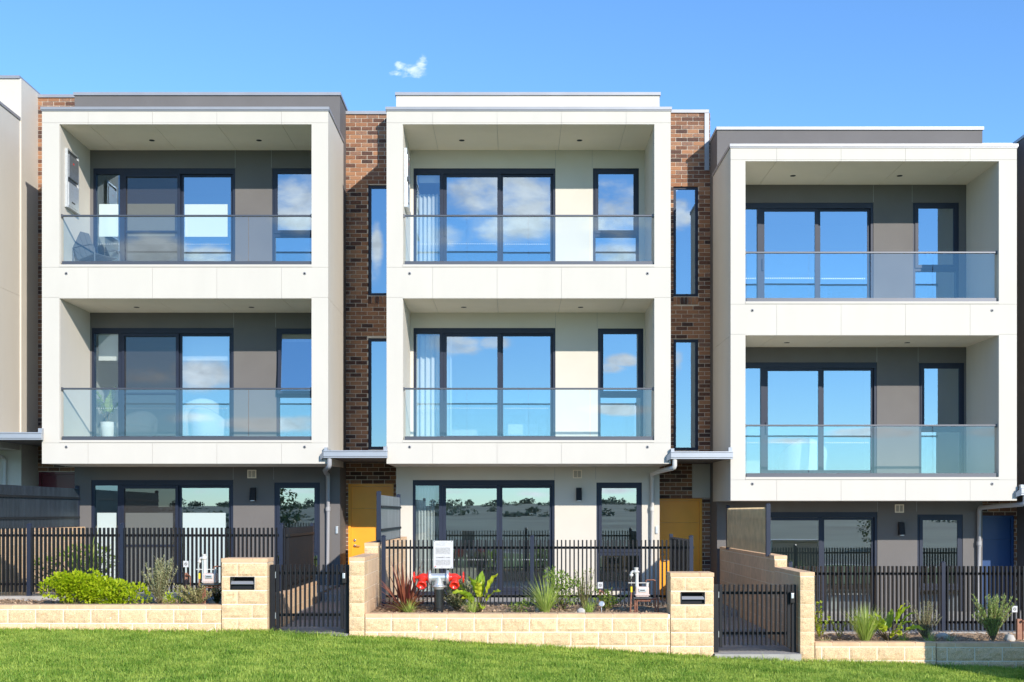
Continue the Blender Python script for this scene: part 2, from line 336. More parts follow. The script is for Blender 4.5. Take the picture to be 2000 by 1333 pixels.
# ------------------------------------------------------------------ block walls
def rough_block(b, x0, x1, y0, y1, z0, z1, face, mi=0, ms=1):
    """a block; face 'y' = split face towards -Y, 'x-'/'x+' = smooth block running along Y, 'e' split front on a pier"""
    nx = max(3, int((x1 - x0) / .035)); nz = max(3, int((z1 - z0) / .035))
    X = np.linspace(x0, x1, nx + 1); Z = np.linspace(z0, z1, nz + 1); vs = []; 
    ph = rng.uniform(0, 6, 4); tilt = rng.uniform(-.006, .006, 2)
    for j, z in enumerate(Z):
        for i, x in enumerate(X):
            e = min((x - x0), (x1 - x), (z - z0), (z1 - z)); k = min(1, e / .025)
            d = .002 + k * (.011 + rng.uniform(-.006, .006) + .003 * math.sin(23*x + ph[0] + 19*z) + .003 * math.sin(31*z + ph[1] - 14*x) + tilt[0]*(x-x0)/(x1-x0))
            vs.append((x, y0 - d, z))
    fs = [(j*(nx+1)+i, j*(nx+1)+i+1, (j+1)*(nx+1)+i+1, (j+1)*(nx+1)+i) for j in range(nz) for i in range(nx)]
    o = len(b.v)
    b.add(vs, fs, mi)
    # sides share the border so that each block is one island
    bot = [o + i for i in range(nx+1)]; top = [o + nz*(nx+1) + i for i in range(nx+1)]
    lef = [o + j*(nx+1) for j in range(nz+1)]; rig = [o + j*(nx+1) + nx for j in range(nz+1)]
    q = len(b.v); b.v += [(x0, y1, z0), (x1, y1, z0), (x1, y1, z1), (x0, y1, z1)]
    for f in [tuple(bot[::-1]) + (q, q+1), tuple(top) + (q+2, q+3), tuple(lef) + (q+3, q), tuple(rig[::-1]) + (q+1, q+2), (q+1, q, q+3, q+2)]:
        b.f.append(f); b.m.append(mi); b.sm.append(False)
def wall_x(x0, x1, ztop, zbot, y0=YR, th=.2, cap=True, off=0., bl=.40, ends=True):
    b = MB(); g = .006; z = ztop - (.066 if cap else 0)
    b.box(x0 + .006, x1 - .006, y0 - .001, y0 + th - .006, zbot, ztop - .01, 1)
    if cap:
        x = x0 - (off*.5 % bl)
        while x < x1:
            a, c = max(x, x0), min(x + bl, x1)
            if c - a > .03: b.bbox(a + g*.6, c - g*.6, y0 - .008, y0 + th, ztop - .058, ztop, .005, 2)
            x += bl
    k = 0
    while z > zbot:
        z0 = max(z - .2, zbot); x = x0 - ((off + (k % 2) * bl / 2) % bl)
        while x < x1:
            a, c = max(x, x0), min(x + bl, x1)
            if c - a > .04 and z - z0 > .03: rough_block(b, a + g, c - g, y0, y0 + th, z0 + g, z - g, 'y')
            x += bl
        z -= .2; k += 1
    return b
def wall_y(b, x0, x1, y0, y1, ztop, zbot, mats=(0, 1, 2, 3), capt=.06):
    g = .004; th = x1 - x0
    b.box(x0 + .004, x1 - .004, y0 + .006, y1 - .006, zbot, ztop - .01, 1)
    y = y0
    while y < y1 - .02: c = min(y + .4, y1); b.bbox(x0 - .004, x1 + .004, y + .003, c - .003, ztop - capt, ztop, .004, 2); y += .4
    z = ztop - capt - .006; k = 0
    while z > zbot:
        z0 = max(z - .2, zbot)
        y = y0 - (.2 if k % 2 else 0)
        while y < y1 - .02:
            a, c = max(y, y0), min(y + .4, y1)
            if z - z0 > .03:
                if a == y0: rough_block(b, x0 + g*.5, x1 - g*.5, y0, c - g, z0 + g, z - g, 'y', 0)
                elif c - a > .03: b.box(x0, x1, a + g, c - g, z0 + g, z - g, 3)
            y += .4
        z -= .2; k += 1
BM = ['block', 'blockmortar', 'blockcap', 'blocksmooth']
G_RW = 'sandstone block retaining walls along the lawn'
o = wall_x(-11.2, -4.24, -1.333, -2.0, off=.13).build('retaining_wall', BM); tag(o, 'low block retaining wall left of the left letterbox pier, under the bright green bushes', 'retaining wall', G_RW)
o = wall_x(-2.165, 2.255, -1.459, -2.35, off=.02).build('retaining_wall', BM); tag(o, 'low block retaining wall in the middle, below the red fire booster', 'retaining wall', G_RW)
b = wall_x(4.346, 6.10, -1.874, -2.5, off=.3)
o = b.build('retaining_wall', BM); tag(o, 'sunlit low block retaining wall right of the right gate', 'retaining wall', G_RW)
b = wall_x(6.11, 11.5, -1.885, -2.7, y0=YR+.03, off=.24)
o = b.build('retaining_wall', BM); tag(o, 'shaded grey-looking block retaining wall at the far right', 'retaining wall', G_RW)
# letterbox piers
def pier(x0, x1, ztop, zbot, sx0, sx1, sz0, sz1, label):
    e = empty('letterbox_pier', ((x0+x1)/2, YR+.2, zbot)); tag(e, label, 'brick pier', 'letterbox piers')
    b = MB(); g = .006; y1 = YR + .42
    b.box(x0+.006, sx0-.0, YR-.001, y1-.006, zbot, ztop-.02, 1); b.box(sx1, x1-.006, YR-.001, y1-.006, zbot, ztop-.02, 1)
    b.box(sx0, sx1, YR-.001, y1-.006, zbot, sz0, 1); b.box(sx0, sx1, YR-.001, y1-.006, sz1, ztop-.02, 1)
    w = x1 - x0; xm = x0 + w * .68
    b.bbox(x0-.006, xm-.002, YR-.01, y1, ztop-.06, ztop, .005, 2); b.bbox(xm+.002, x1+.006, YR-.01, y1, ztop-.06, ztop, .005, 2)
    z = ztop - .066; k = 0
    while z > zbot:
        z0 = max(z-.2, zbot)
        if z0 < sz1 - .03 and z > sz0 + .03:
            rough_block(b, x0, sx0 - g, YR, y1, z0+g, z-g, 'y'); rough_block(b, sx1 + g, x1, YR, y1, z0+g, z-g, 'y')
            if z - sz1 > .012: b.box(sx0, sx1, YR-.004, y1, sz1, z-g, 3)
            if sz0 - z0 > .012: b.box(sx0, sx1, YR-.004, y1, z0+g, sz0, 3)
        elif z - z0 > .03:
            xs = [x0, x0 + w*(.34 if k % 2 == 0 else .67), x1]
            for a, c in zip(xs[:-1], xs[1:]): rough_block(b, a + (g*.5 if a > x0 else 0), c - (g*.5 if c < x1 else 0), YR, y1, z0+g, z-g, 'y')
        z -= .2; k += 1
    b.build('block_masonry', BM, e)
    l = MB(); t = .012
    l.box(sx0+.001, sx1-.001, YR-.018, YR+.02, sz0+.001, sz0+t); l.box(sx0+.001, sx1-.001, YR-.018, YR+.02, sz1-t, sz1-.001)
    l.box(sx0+.001, sx0+t, YR-.018, YR+.02, sz0+t, sz1-t); l.box(sx1-t, sx1-.001, YR-.018, YR+.02, sz0+t, sz1-t)
    l.box(sx0+t, sx1-t, YR+.03, YR+.05, sz0+t, sz1-t-.055)
    l.box(sx0+t, sx1-t, YR+.2, YR+.22, sz0+t, sz1-t)
    lb = l.build('letterbox', 'darkmetal', e)
    f = MB(); zc = sz1 - .075
    f.add([(sx0+t, YR-.03, zc-.03), (sx1-t, YR-.03, zc-.03), (sx1-t, YR+.012, zc+.012), (sx0+t, YR+.012, zc+.012), (sx0+t, YR-.022, zc-.036), (sx1-t, YR-.022, zc-.036), (sx1-t, YR+.02, zc+.006), (sx0+t, YR+.02, zc+.006)],
          [(0,1,2,3),(7,6,5,4),(0,4,5,1),(3,2,6,7),(0,3,7,4),(1,5,6,2)])
    f.build('flap', 'cap', lb)
pier(-4.237, -3.578, -.659, -2.0, -4.11, -3.76, -1.11, -.925, 'taller left block pier with a black letterbox slot')
pier(2.259, 2.881, -.867, -2.35, 2.405, 2.755, -1.318, -1.145, 'right block pier with a letterbox, beside the gas meter')
# side walls between the lots, low part and stepped-up part
def sidewall(x0, x1, zlo, zhi, zbot, label, ye=23.5, x1b=None):
    b = MB(); wall_y(b, x0, x1, YR, 18.55, zlo, zbot); wall_y(b, x0 + .004, x1 - .004, 18.556, ye, zhi, zbot)
    o = b.build('dividing_wall', BM); tag(o, label, 'garden wall', 'stepped block walls dividing the front gardens'); return o
sidewall(-8.86, -8.65, -.44, -.28, -2.2, 'stepped block wall at the far left behind the left fence')
sidewall(-2.393, -2.17, -.644, -.478, -2.3, 'stepped block wall beside the left gate with its lit side showing')
sidewall(4.133, 4.341, -.859, -.68, -2.5, 'long stepped block wall behind the right gate, carrying the brown slat screen')
# low bed returns under the return fences
for (x, zt, zb, lb) in [(-3.70, -1.24, -2.2, 'low block kerb wall behind the left gate under the dark slat return'), (2.76, -1.455, -2.4, 'low block kerb wall right of the gas meter behind the right pier')]:
    b = MB(); wall_y(b, x, x + .12, YR + .43, 21.1, zt, zb); tag(b.build('kerb_wall', BM), lb, 'garden wall', 'low kerb walls beside the entry paths')
# soil, patios, paths
def slab(name, x0, x1, y0, y1, z1, z0, m, kind='structure'):
    b = MB(); b.box(x0, x1, y0, y1, z0, z1); o = b.build(name, m); tag(o, kind=kind); return o
def bed(x0, x1, y0, y1, z):
    nx = int((x1-x0)/.07); ny = int((y1-y0)/.07); xs = np.linspace(x0, x1, nx+1); ys = np.linspace(y0, y1, ny+1)
    b = MB(); vs = [(x, y, z + rng.uniform(-.018, .022) - (.25 if i in (0,) else 0)*0) for i, y in enumerate(ys) for x in xs]
    b.add(vs, [(j*(nx+1)+i, j*(nx+1)+i+1, (j+1)*(nx+1)+i+1, (j+1)*(nx+1)+i) for j in range(ny) for i in range(nx)])
    # bark chips
    for _ in range(int((x1-x0)*(y1-y0)*170)):
        x, y = rng.uniform(x0+.03, x1-.03), rng.uniform(y0+.03, y1-.03); a = rng.uniform(0, 3.14); l, w = rng.uniform(.01, .032), rng.uniform(.005, .012)
        c, s = math.cos(a), math.sin(a); zz = z + .022 + rng.uniform(0, .015); t = rng.uniform(-.012, .012)
        b.add([(x-c*l+s*w, y-s*l-c*w, zz-t), (x-c*l-s*w, y-s*l+c*w, zz-t+.004), (x+c*l-s*w, y+s*l+c*w, zz+t), (x+c*l+s*w, y+s*l-c*w, zz+t+.004)], [(0,1,2,3)], 1)
    o = b.build('garden_bed_mulch', ['soil', 'chips']); tag(o, kind='structure')
MT['chips'] = mat('bark_chips', (.48, .33, .2), .9, island=.6)
bed(-11, -3.71, YR+.2, 18.7, -1.40); bed(-2.165, 2.755, YR+.2, 18.75, -1.50); bed(4.345, 11, YR+.2, 18.7, -1.93)
slab('patio', -11, -3.59, 18.72, 24.3, -1.46, -3, 'concrete'); slab('patio', -2.16, 2.76, 18.77, 24.3, -1.66, -3, 'concrete'); slab('patio', 4.345, 11, 18.72, 24.3, -2.0, -3.2, 'concrete')
slab('kerb', -8.64, -3.72, 18.58, 18.74, -1.33, -1.9, 'concrete'); slab('kerb', -2.16, 2.75, 18.74, 18.9, -1.44, -1.9, 'concrete'); slab('kerb', 4.345, 9.2, 18.58, 18.74, -1.90, -2.4, 'concrete')
def path(x0, x1, zf, zb_):
    b = MB(); y0, y1 = YR - .09, 24.5
    b.add([(x0,y0,zf),(x1,y0,zf),(x1,19.2,zf),(x0,19.2,zf),(x1,19.2,(zf+zb_)/2),(x0,19.2,(zf+zb_)/2),(x1,21.6,(zf+zb_)/2),(x0,21.6,(zf+zb_)/2),(x1,21.6,zb_),(x0,21.6,zb_),(x1,y1,zb_),(x0,y1,zb_),(x0,y0,zf-.8),(x1,y0,zf-.8)],
          [(0,1,2,3),(3,2,4,5),(5,4,6,7),(7,6,8,9),(9,8,10,11),(12,13,1,0)]); o = b.build('entry_path', 'concrete'); tag(o, kind='structure')
path(-3.574, -2.397, -1.755, -1.50); path(2.884, 4.130, -2.035, -1.80); path(-10.0, -8.87, -1.5, -1.25); path(9.5, 10.6, -2.4, -2.15)

# ------------------------------------------------------------------ houses
def tri_hole_wall(b, x0, x1, z0, z1, holes, y0, y1, mi=0):
    xs = sorted({x0, x1, *[h[0] for h in holes], *[h[1] for h in holes]}); zs = sorted({z0, z1, *[h[2] for h in holes], *[h[3] for h in holes]})
    for i in range(len(xs)-1):
        # merge vertical runs
        run = None
        for j in range(len(zs)-1):
            cx, cz = (xs[i]+xs[i+1])/2, (zs[j]+zs[j+1])/2
            inh = any(h[0] < cx < h[1] and h[2] < cz < h[3] for h in holes)
            if not inh:
                if run is None: run = zs[j]
            if inh or j == len(zs)-2:
                end = zs[j] if inh else zs[j+1]
                if run is not None and end > run: b.box(xs[i], xs[i+1], y0, y1, run, end, mi)
                run = None
G_SL = 'sliding door windows'
def pane(x0, x1, z0, z1, y, par, m='glass', name='pane', tilt=0, zt=0):
    b = MB(); t = .006
    f = lambda z: y - tilt * (zt - z)
    b.add([(x0, f(z0), z0), (x1, f(z0), z0), (x1, f(z1), z1), (x0, f(z1), z1)], [(0,1,2,3)])
    return b.build(name, m, par)
def ring(b, x0, x1, z0, z1, y0, y1, w, wt=None, wb=None, mi=0):
    wt = w if wt is None else wt; wb = w if wb is None else wb
    b.box(x0, x0+w, y0, y1, z0, z1, mi); b.box(x1-w, x1, y0, y1, z0, z1, mi); b.box(x0+w, x1-w, y0, y1, z0, z0+wb, mi); b.box(x0+w, x1-w, y0, y1, z1-wt, z1, mi)
def slider(par, x0, x1, z0, z1, fly=False, g='glass', film=None, clear=False):
    """sidelight, sliding leaf, fixed leaf; proportions read from the photograph"""
    w = x1 - x0; s = w / 2.87; ms = x0 + .56*s; mm = x0 + 1.73*s
    b = MB(); y0 = YW + .012; y1 = YW + .13
    ring(b, x0, x1, z0, z1, y0, y1, .05, .11, .06)
    b.box(ms-.03, ms+.045, y0+.002, y1, z0+.06, z1-.11); b.box(mm-.035, mm+.03, y0+.03, y1, z0+.06, z1-.11)
    fr = b.build('slider_window', 'frame', par)
    pane(x0+.05, ms-.03, z0+.06, z1-.11, y0+.05, fr, 'glassclear' if clear else g)
    if film:
        for (p, q_, yy) in [(x0+.10, ms-.07, .047), (ms+.12, mm-.09, .027), (mm+.10, x1-.17, .062)]: pane(p, q_, film[0], film[1], y0+yy-.003, fr, 'film', 'white_film')
    l = MB(); a, c = ms+.047, mm+.03; ring(l, a, c, z0+.062, z1-.115, y0+.012, y0+.045, .065, .055, .09)
    l.box(a+.018, a+.048, y0-.012, y0+.012, (z0+1.0)-.12, (z0+1.0)+.12)
    lf = l.build('sliding_leaf', 'frame', fr); pane(a+.065, c-.065, z0+.15, z1-.17, y0+.03, fr, g)
    l = MB(); a2, c2 = mm+.032, x1-.052; ring(l, a2, c2, z0+.062, z1-.115, y0+.05, y0+.08, .05, .045, .09)
    l.build('fixed_leaf', 'frame', fr); pane(a2+.05, c2-.05, z0+.15, z1-.16, y0+.065, fr, g)
    if fly:
        q = MB(); ring(q, a+.002, c-.002, z0+.066, z1-.118, y0-.022, y0+.008, .055); zc = z0 + (z1-z0)*.43; q.box(a+.05, c-.05, y0-.02, y0+.004, zc-.02, zc+.02)
        q.build('screen_door', 'frame', fr); pane(a+.055, c-.055, z0+.12, z1-.17, y0-.008, fr, 'fly', 'fly_mesh')
    # safety dots
    d = MB(); zd = z0 + (.72 if z1-z0 < 2.3 else .70)
    for (p, q_) in [(x0+.08, ms-.05), (ms+.14, mm-.06), (mm+.12, x1-.14)]:
        x = p
        while x < q_:
            yy = y0 + (.047 if p < ms else .027 if p < mm else .062) - .002
            d.box(x, x+.013, yy-.002, yy, zd, zd+.020); x += .045
    d.build('safety_dots', 'galv', fr)
    return fr
def slim(par, x0, x1, z0, z1, ztr, g='glass', tilt=0.):
    b = MB(); y0 = YW + .012; y1 = YW + .12
    ring(b, x0, x1, z0, z1, y0, y1, .055, .06, .05); b.box(x0+.055, x1-.055, y0+.004, y1, ztr-.045, ztr+.03)
    fr = b.build('casement_window', 'frame', par)
    pane(x0+.055, x1-.055, z0+.05, ztr-.045, y0+.05, fr, g)
    s = MB(); a, c, p, q = x0+.045, x1-.045, ztr+.02, z1-.05
    yf = lambda z: y0 - .018 - tilt*(q - z)
    w = .065
    for (X0, X1, Z0, Z1) in [(a, a+w, p, q), (c-w, c, p, q), (a+w, c-w, p, p+w), (a+w, c-w, q-w, q)]:
        s.add([(X0,yf(Z0),Z0),(X1,yf(Z0),Z0),(X1,yf(Z0)+.035,Z0),(X0,yf(Z0)+.035,Z0),(X0,yf(Z1),Z1),(X1,yf(Z1),Z1),(X1,yf(Z1)+.035,Z1),(X0,yf(Z1)+.035,Z1)],
              [(0,3,2,1),(4,5,6,7),(0,1,5,4),(1,2,6,5),(2,3,7,6),(3,0,4,7)])
    s.build('sash', 'frame', fr)
    pane(a+w, c-w, p+w, q-w, y0, fr, g, 'pane', tilt, q)
    return fr
def bricks(b, x0, x1, zt, zb, y, holes=(), soldier=()):
    """stretcher-bond brickwork, every brick a small block; mortar core behind"""
    ch = .086; bl = .2405; g = .0125; z = zt; k = 0
    while z > zb:
        x = x0 - (bl/2 if k % 2 else 0) - .03
        z0, z1 = z - ch + g, z
        while x < x1:
            a, c = max(x, x0), min(x + bl - g, x1)
            segs = [(a, c)]
            for h in list(holes) + list(soldier):
                if z0 < h[3] - .02 and z1 > h[2] + .02:
                    ns = []
                    for (p, q) in segs:
                        if q <= h[0] or p >= h[1]: ns.append((p, q))
                        else:
                            if p < h[0]: ns.append((p, h[0]))
                            if q > h[1]: ns.append((h[1], q))
                    segs = ns
            for (p, q) in segs:
                if q - p > .02: j = rng.uniform(-.0025, .0025); b.box(p, q, y + j, y + .09, z0, z1, 0)
            x += bl
        z -= ch; k += 1
    for h in soldier:
        x = h[0]
        while x < h[1] - .02: b.box(x, min(x + .076 - .010, h[1]), y - .012, y + .09, h[2] + .004, h[3] - .004, 0); x += .076
HN = 0
def house(x0, x1, o0, o1, dz, tone, doorcol, dl, label, win=True, sl=(0,0,0), sm=(0,0,0), fly=False, door_top=.6, awz=0., awx=(0,0), brick_top=8.34, nx0=None, lampx=None, mo=0., tilt=0., downp=None, hwu=True, gdz=0., pvc='pvc', sidelit=None):
    e = empty('terrace_house', ((x0+x1)/2, YB, -2.2)); tag(e, label, 'house', 'terrace houses in a row')
    T = {'cream': 'cream', 'dark': 'charcoal'}[tone]
    zR, zT, zU, zu, zL, zB = 7.60+dz, 7.333+dz, 4.686+dz, 4.048+dz, 1.372+dz, .928+dz
    # ---- white box frame
    b = MB(); t = .012; g = .004
    b.box(x0+t, o0, YB+t, YW, zB+.012, zR); b.box(o1, x1-t, YB+t, YW, zB+.012, zR)
    for (p, q) in [(zT+.01, zR), (zu+.01, zU), (zB+.012, zL)]: b.box(o0, o1, YB+t, YW, p, q)
    b.box(x0+t, x1-t, YW-.2, YW, zR-.05, zR-.001)
    # front cladding sheets with open joints
    js = [x0 + (x1-x0)/2 + 1.2175*k for k in (-1.0, 0.0, 1.0, 2.0)] if tone == 'cream' else [x0 + (x1-x0)/2 + 1.2175*k - .1 for k in (-1.0, 0, 1.0, 2.0)]
    js = [x0 + w for w in [.87, 2.085, 3.30, 4.52]]
    def strip(z0, z1, xa, xb):
        xs = [xa] + [j for j in js if xa + .05 < j < xb - .05] + [xb]
        for a, c in zip(xs[:-1], xs[1:]): b.box(a + (g/2 if a > xa else 0), c - (g/2 if c < xb else 0), YB, YB+t-.001, z0, z1)
    strip(zT+.03, zR, x0, x1); strip(zT, zT+.03-g, o0, o1)
    strip(zu+.02, zU-.05-g, x0, x1); strip(zu, zu+.02-.001, o0, o1); strip(zB, zL-.05-g, x0, x1)
    for (p, q) in [(zU-.05, zT+.03-g), (zL-.05, zu+.02-g)]: b.box(x0, o0, YB, YB+t-.001, p, q); b.box(o1, x1, YB, YB+t-.001, p, q)
    b.box(o0-.02*0, o1, YB-.008, YB+t, zU-.045, zU+.0); b.box(o0, o1, YB-.008, YB+t, zL-.045, zL)
    # side sheets
    for (X0, X1) in [(x0, x0+t-.001), (x1-t+.001, x1)]:
        for (p, q) in [(zB, zu-.0), (zu+g, zR)]: b.box(X0, X1, YB+t, YS, p, q)
    # under the box
    b.box(x0+t, x1-t, YB+t, YW-.001, zB, zB+.011)
    fr = b.build('balcony_frame', 'white', e)
    for zz in (zT, zu):
        s = MB(); xs = [o0] + [j for j in js if o0 + .05 < j < o1 - .05] + [o1]
        for a, c in zip(xs[:-1], xs[1:]): s.box(a + (.004 if a > o0 else 0), c - (.004 if c < o1 else 0), YB+t, YW-.002, zz, zz+.009)
        s.build('soffit', 'soffit', fr)
    hs = .004
    for (p, q, za, zc_) in [(o0-.001, o0+hs, zU, zT-.001), (o1-hs, o1+.001, zU, zT-.001), (o0-.001, o0+hs, zL, zu-.001), (o1-hs, o1+.001, zL, zu-.001)]: s = MB(); s.box(p, q, YB+.03, YW-.001, za, zc_); s.build('side_lining', 'white', fr)
    for zz in (zU, zL): s = MB(); s.box(o0+.01, o1-.01, YB+.14, YW-.01, zz, zz+.006); s.build('balcony_floor', 'tile', fr)
    for (px_, pz) in dl:
        s = MB(); s.lathe((px_, 22.95, (zT if pz else zu) - .004), (0,0,1), [(0, .055), (.003, .055), (.003, .045), (.004, .044)], 18)
        s.build('downlight', 'seal', fr)
    for zz in (zU-.17, zL-.13):
        for xx in (o0+.13, o1-.13):
            s = MB(); s.lathe((xx, YB-.004, zz), (0,1,0), [(-.004, .022), (0, .03), (.006, .03)], 14, 1); s.cyl((xx, YB-.009, zz), (0,1,0), .017, .004, 12, 0); s.build('overflow_outlet', ['seal', 'cap'], fr)
    # capping on the box
    c = MB(); c.box(x0-.02, x1+.02, YB-.03, YB+.12, zR, zR+.055); c.box(x0-.02, x0+.1, YB+.12, YS, zR, zR+.055); c.box(x1-.1, x1+.02, YB+.12, YS, zR, zR+.055)
    c.box(x0-.012, x1+.012, YB-.012, YB, zR-.022, zR-.001)
    c.box(x0+.1, x1-.1, YB+.12, YW-.001, zR+.0, zR+.03)
    c.build('roof_capping', 'cap', e)
    # ---- back wall with its openings
    PZ = 8.44+dz
    S = (x0+.54, x0+3.412)                     # sliding windows
    s1, s2, s3 = [(S[0]+d, S[1]+d) for d in sl]
    c1 = (x0+4.0+sm[0], x0+4.93+sm[0]); c2 = (x0+4.10+sm[1], x0+5.02+sm[1]); c3 = (x0+4.07+sm[2], x0+4.99+sm[2])
    H = []
    zsu, zsm, zsg = 6.97+dz, 3.74+dz, .663+dz+gdz
    if win:
        H = [(*s1, 4.72+dz, zsu), (*s2, 1.41+dz, zsm), (*s3, -1.66+dz, zsg), (*c1, 4.72+dz, zsu), (*c2, 1.41+dz, zsm-.01), (*c3, -1.58+dz, zsg-.05)]
    w = MB(); xa, xb = x0+.02, x1-.014+mo
    tri_hole_wall(w, xa, xb, -3.2, PZ, H, YW, YW+.14)
    # flanks and rear mass
    w.box(xa, xa+.12, YW+.14, 31, -3.2, PZ); w.box(xb-.12, xb, YW+.14, 31, -3.2, PZ); w.box(xa+.12, xb-.12, 30.8, 31, -3.2, PZ); w.box(xa+.12, xb-.12, YW+.14, 30.8, PZ-.5, PZ-.35)
    wl = w.build('wall', T, e)
    # fine vertical joints above the windows
    c = MB(); c.box(x0-.0, x1+.006, YW-.03, YW+.16, PZ, PZ+.06); c.box(x0, x0+.16, YW+.16, 31, PZ, PZ+.06); c.box(x1-.15, x1+.006, YW+.16, 31, PZ, PZ+.06)
    c.build('parapet_capping', 'cap', e)
    j = MB()
    for (xx, zA, zB_) in [(s1[1]+.0, zsu, zT), (c1[0]-.015, zsu, zT), (s2[1], zsm, zu), (c2[0]-.015, zsm, zu), (s3[1], zsg, zB), (c3[0]-.015, zsg, zB)]: j.box(xx-.003, xx+.003, YW-.0015, YW+.002, zA+.01, zB_-.002)
    j.build('wall_joints', 'cap', wl)
    if win:
        # rooms
        r = MB(); ya, yb = YW+.141, 26.4; xa2, xb2 = xa+.121, xb-.121
        for (z0, z1) in [(4.62+dz, 7.2+dz), (1.34+dz, 3.95+dz), (-1.72+dz, 1.0+dz)]:
            r.box(xa2, xb2, ya, yb, z0-.06, z0, 1); r.box(xa2, xb2, ya, yb, z1, z1+.06, 0); r.box(xa2, xa2+.02, ya, yb, z0, z1, 0); r.box(xb2-.02, xb2, ya, yb, z0, z1, 0); r.box(xa2+.02, xb2-.02, yb-.02, yb, z0, z1, 0)
            r.box(x0+3.55, x0+3.65, ya+.02, yb-1, z0, z1, 0)
        r.build('interior', ['plasterin', 'floorin'], e)
        slider(e, *s1, 4.72+dz, zsu, fly, film=(5.60, 6.26) if fly else None, clear=hwu); slider(e, *s2, 1.41+dz, zsm, fly, clear=hwu); slider(e, *s3, -1.66+dz, zsg, fly, 'glassg', film=(-1.5, 0.0) if fly else None, clear=hwu)
        slim(e, *c1, 4.72+dz, zsu, 5.63+dz); slim(e, *c2, 1.41+dz, zsm-.01, 2.38+dz, tilt=tilt); slim(e, *c3, -1.58+dz, zsg-.05, -.82+dz, 'glassg')
    # ---- balustrades
    for (zf, zr) in [(zU, 5.643+dz), (zL, 2.367+dz)]:
        k = MB(); k.box(o0+.03, o1-.02, YB+.05, YB+.13, zf+.001, zf+.075); bs = k.build('balustrade', 'rail', e)
        k = MB(); k.bbox(o0+.004, o1-.004, YB+.065, YB+.115, zr-.032, zr, .005); k.bbox(o0+.004, o0+.03, YB+.06, YB+.12, zr-.05, zr+.012, .004); k.bbox(o1-.03, o1-.004, YB+.06, YB+.12, zr-.05, zr+.012, .004); k.build('handrail', 'rail', bs)
        n = 4; W_ = (o1-o0-.08)/n
        for i in range(n):
            a = o0+.04+i*W_
            q = MB(); q.add([(a+.006, YB+.09, zf+.07), (a+W_-.006, YB+.09, zf+.07), (a+W_-.006, YB+.09, zr-.03), (a+.006, YB+.09, zr-.03)], [(0,1,2,3)]); q.build('glass_panel', 'balglass', bs)
    # ---- brick recess at the right with entry door and stair windows
    bx0, bx1 = x1-.014+mo, (nx0 if nx0 is not None else x1+1.1)+.02
    wn = [(x1+.45, x1+.973, 1.33+awz, 3.66+awz), (x1+.45, x1+.973, 4.55+awz, 6.87+awz)]
    if sidelit: wn = [(p+sidelit, q+sidelit, r_, s_) for (p, q, r_, s_) in wn]
    dt = door_top; dx = (x1+.03, x1+.985)
    m_ = MB(); bt = brick_top
    sol = [(h[0], h[1], h[2]-.17, h[2]-.012) for h in wn]
    bricks(m_, bx0, bx1, bt, -2.6, YK, holes=wn+[(dx[0], dx[1], -4, dt)], soldier=sol)
    tri_hole_wall(m_, bx0, bx1, -3.2, bt, wn+[(dx[0], dx[1], -4, dt)], YK+.010, YK+.22, 1)
    m_.box(bx0, bx1, YK+.23, 31, -3.2, dt+3.0-3.0+.0 if False else -3.0, 1)
    bw = m_.build('brick_wall', ['brick', 'mortar'], e)
    q = MB(); q.box(bx0, bx1, 27.5, 27.6, -3.2, bt-.1); q.box(bx0, bx1, YK+.22, 27.5, bt-.3, bt-.2); q.box(bx0, bx1, YK+.22, 27.5, 4.1+awz, 4.2+awz); q.build('stair_hall', 'plasterin', e)
    c = MB(); c.box(bx0, bx1-.03, YK-.03, YK+.25, bt, bt+.065); c.box(bx1-.16, bx1-.03, YK+.25, 31, bt, bt+.065); c.box(bx1-.12, bx1-.025, YK-.02, YK+.25, bt-1.2, bt); c.build('brick_capping', 'cap', e)
    for h in wn:
        f = MB(); ring(f, h[0], h[1], h[2], h[3], YK+.045, YK+.11, .06); f = f.build('stair_window', 'frame', e); pane(h[0]+.06, h[1]-.06, h[2]+.06, h[3]-.06, YK+.075, f)
    d = MB(); yd = YK+.03; ring(d, dx[0], dx[1], dt-2.2, dt, yd, yd+.1, .055, .055, .01); d = d.build('entry_door', doorcol, e)
    k = MB(); k.box(dx[0]+.057, dx[1]-.057, yd+.05, yd+.09, dt-2.19, dt-.057-.46); k.box(dx[0]+.057, dx[1]-.057, yd+.05, yd+.09, dt-.057-.457, dt-.058); k.build('door_leaf', doorcol, d)
    k = MB(); hx, hz = dx[0]+.13, dt-1.27
    k.lathe((hx, yd+.045, hz+.085), (0,-1,0), [(-.01, .032), (.004, .032), (.008, .026), (.014, .015)], 18); k.lathe((hx, yd+.045, hz-.03), (0,-1,0), [(-.01, .03), (.006, .03), (.01, .02)], 18)
    k.tube([(hx, yd+.04, hz-.03), (hx, yd, hz-.03), (hx+.02, yd-.005, hz-.032), (hx+.12, yd-.005, hz-.036)], .009, 8); k.build('handle', 'steel', d)
    # ---- awning over the entry
    ax0, ax1 = awx if awx[1] else (x1-.07, x1+1.13); az = 1.03+awz
    a = MB(); a.box(x1+.004, (nx0 if nx0 else x1+1.1)-.004, 21.98, YK-.001, az+.02, az+.055, 1); a.box(x1+.004, (nx0 if nx0 else x1+1.1)-.004, 21.98, YK-.001, az+.06, az+.10, 0)
    aw = a.build('entry_awning', ['gutter', 'charcoal'], e)
    k = MB(); k.bbox(ax0, ax1, 21.86, 21.96, az, az+.02, .004); k.bbox(ax0, ax1, 21.852, 21.868, az+.026, az+.112, .006); k.box(ax0+.002, ax1-.002, 21.875, 21.96, az+.02, az+.05); k.bbox(ax0, ax1, 21.85, 21.97, az+.118, az+.142, .004); k.box(ax0+.004, ax1-.004, 21.87, 21.965, az+.05, az+.118)
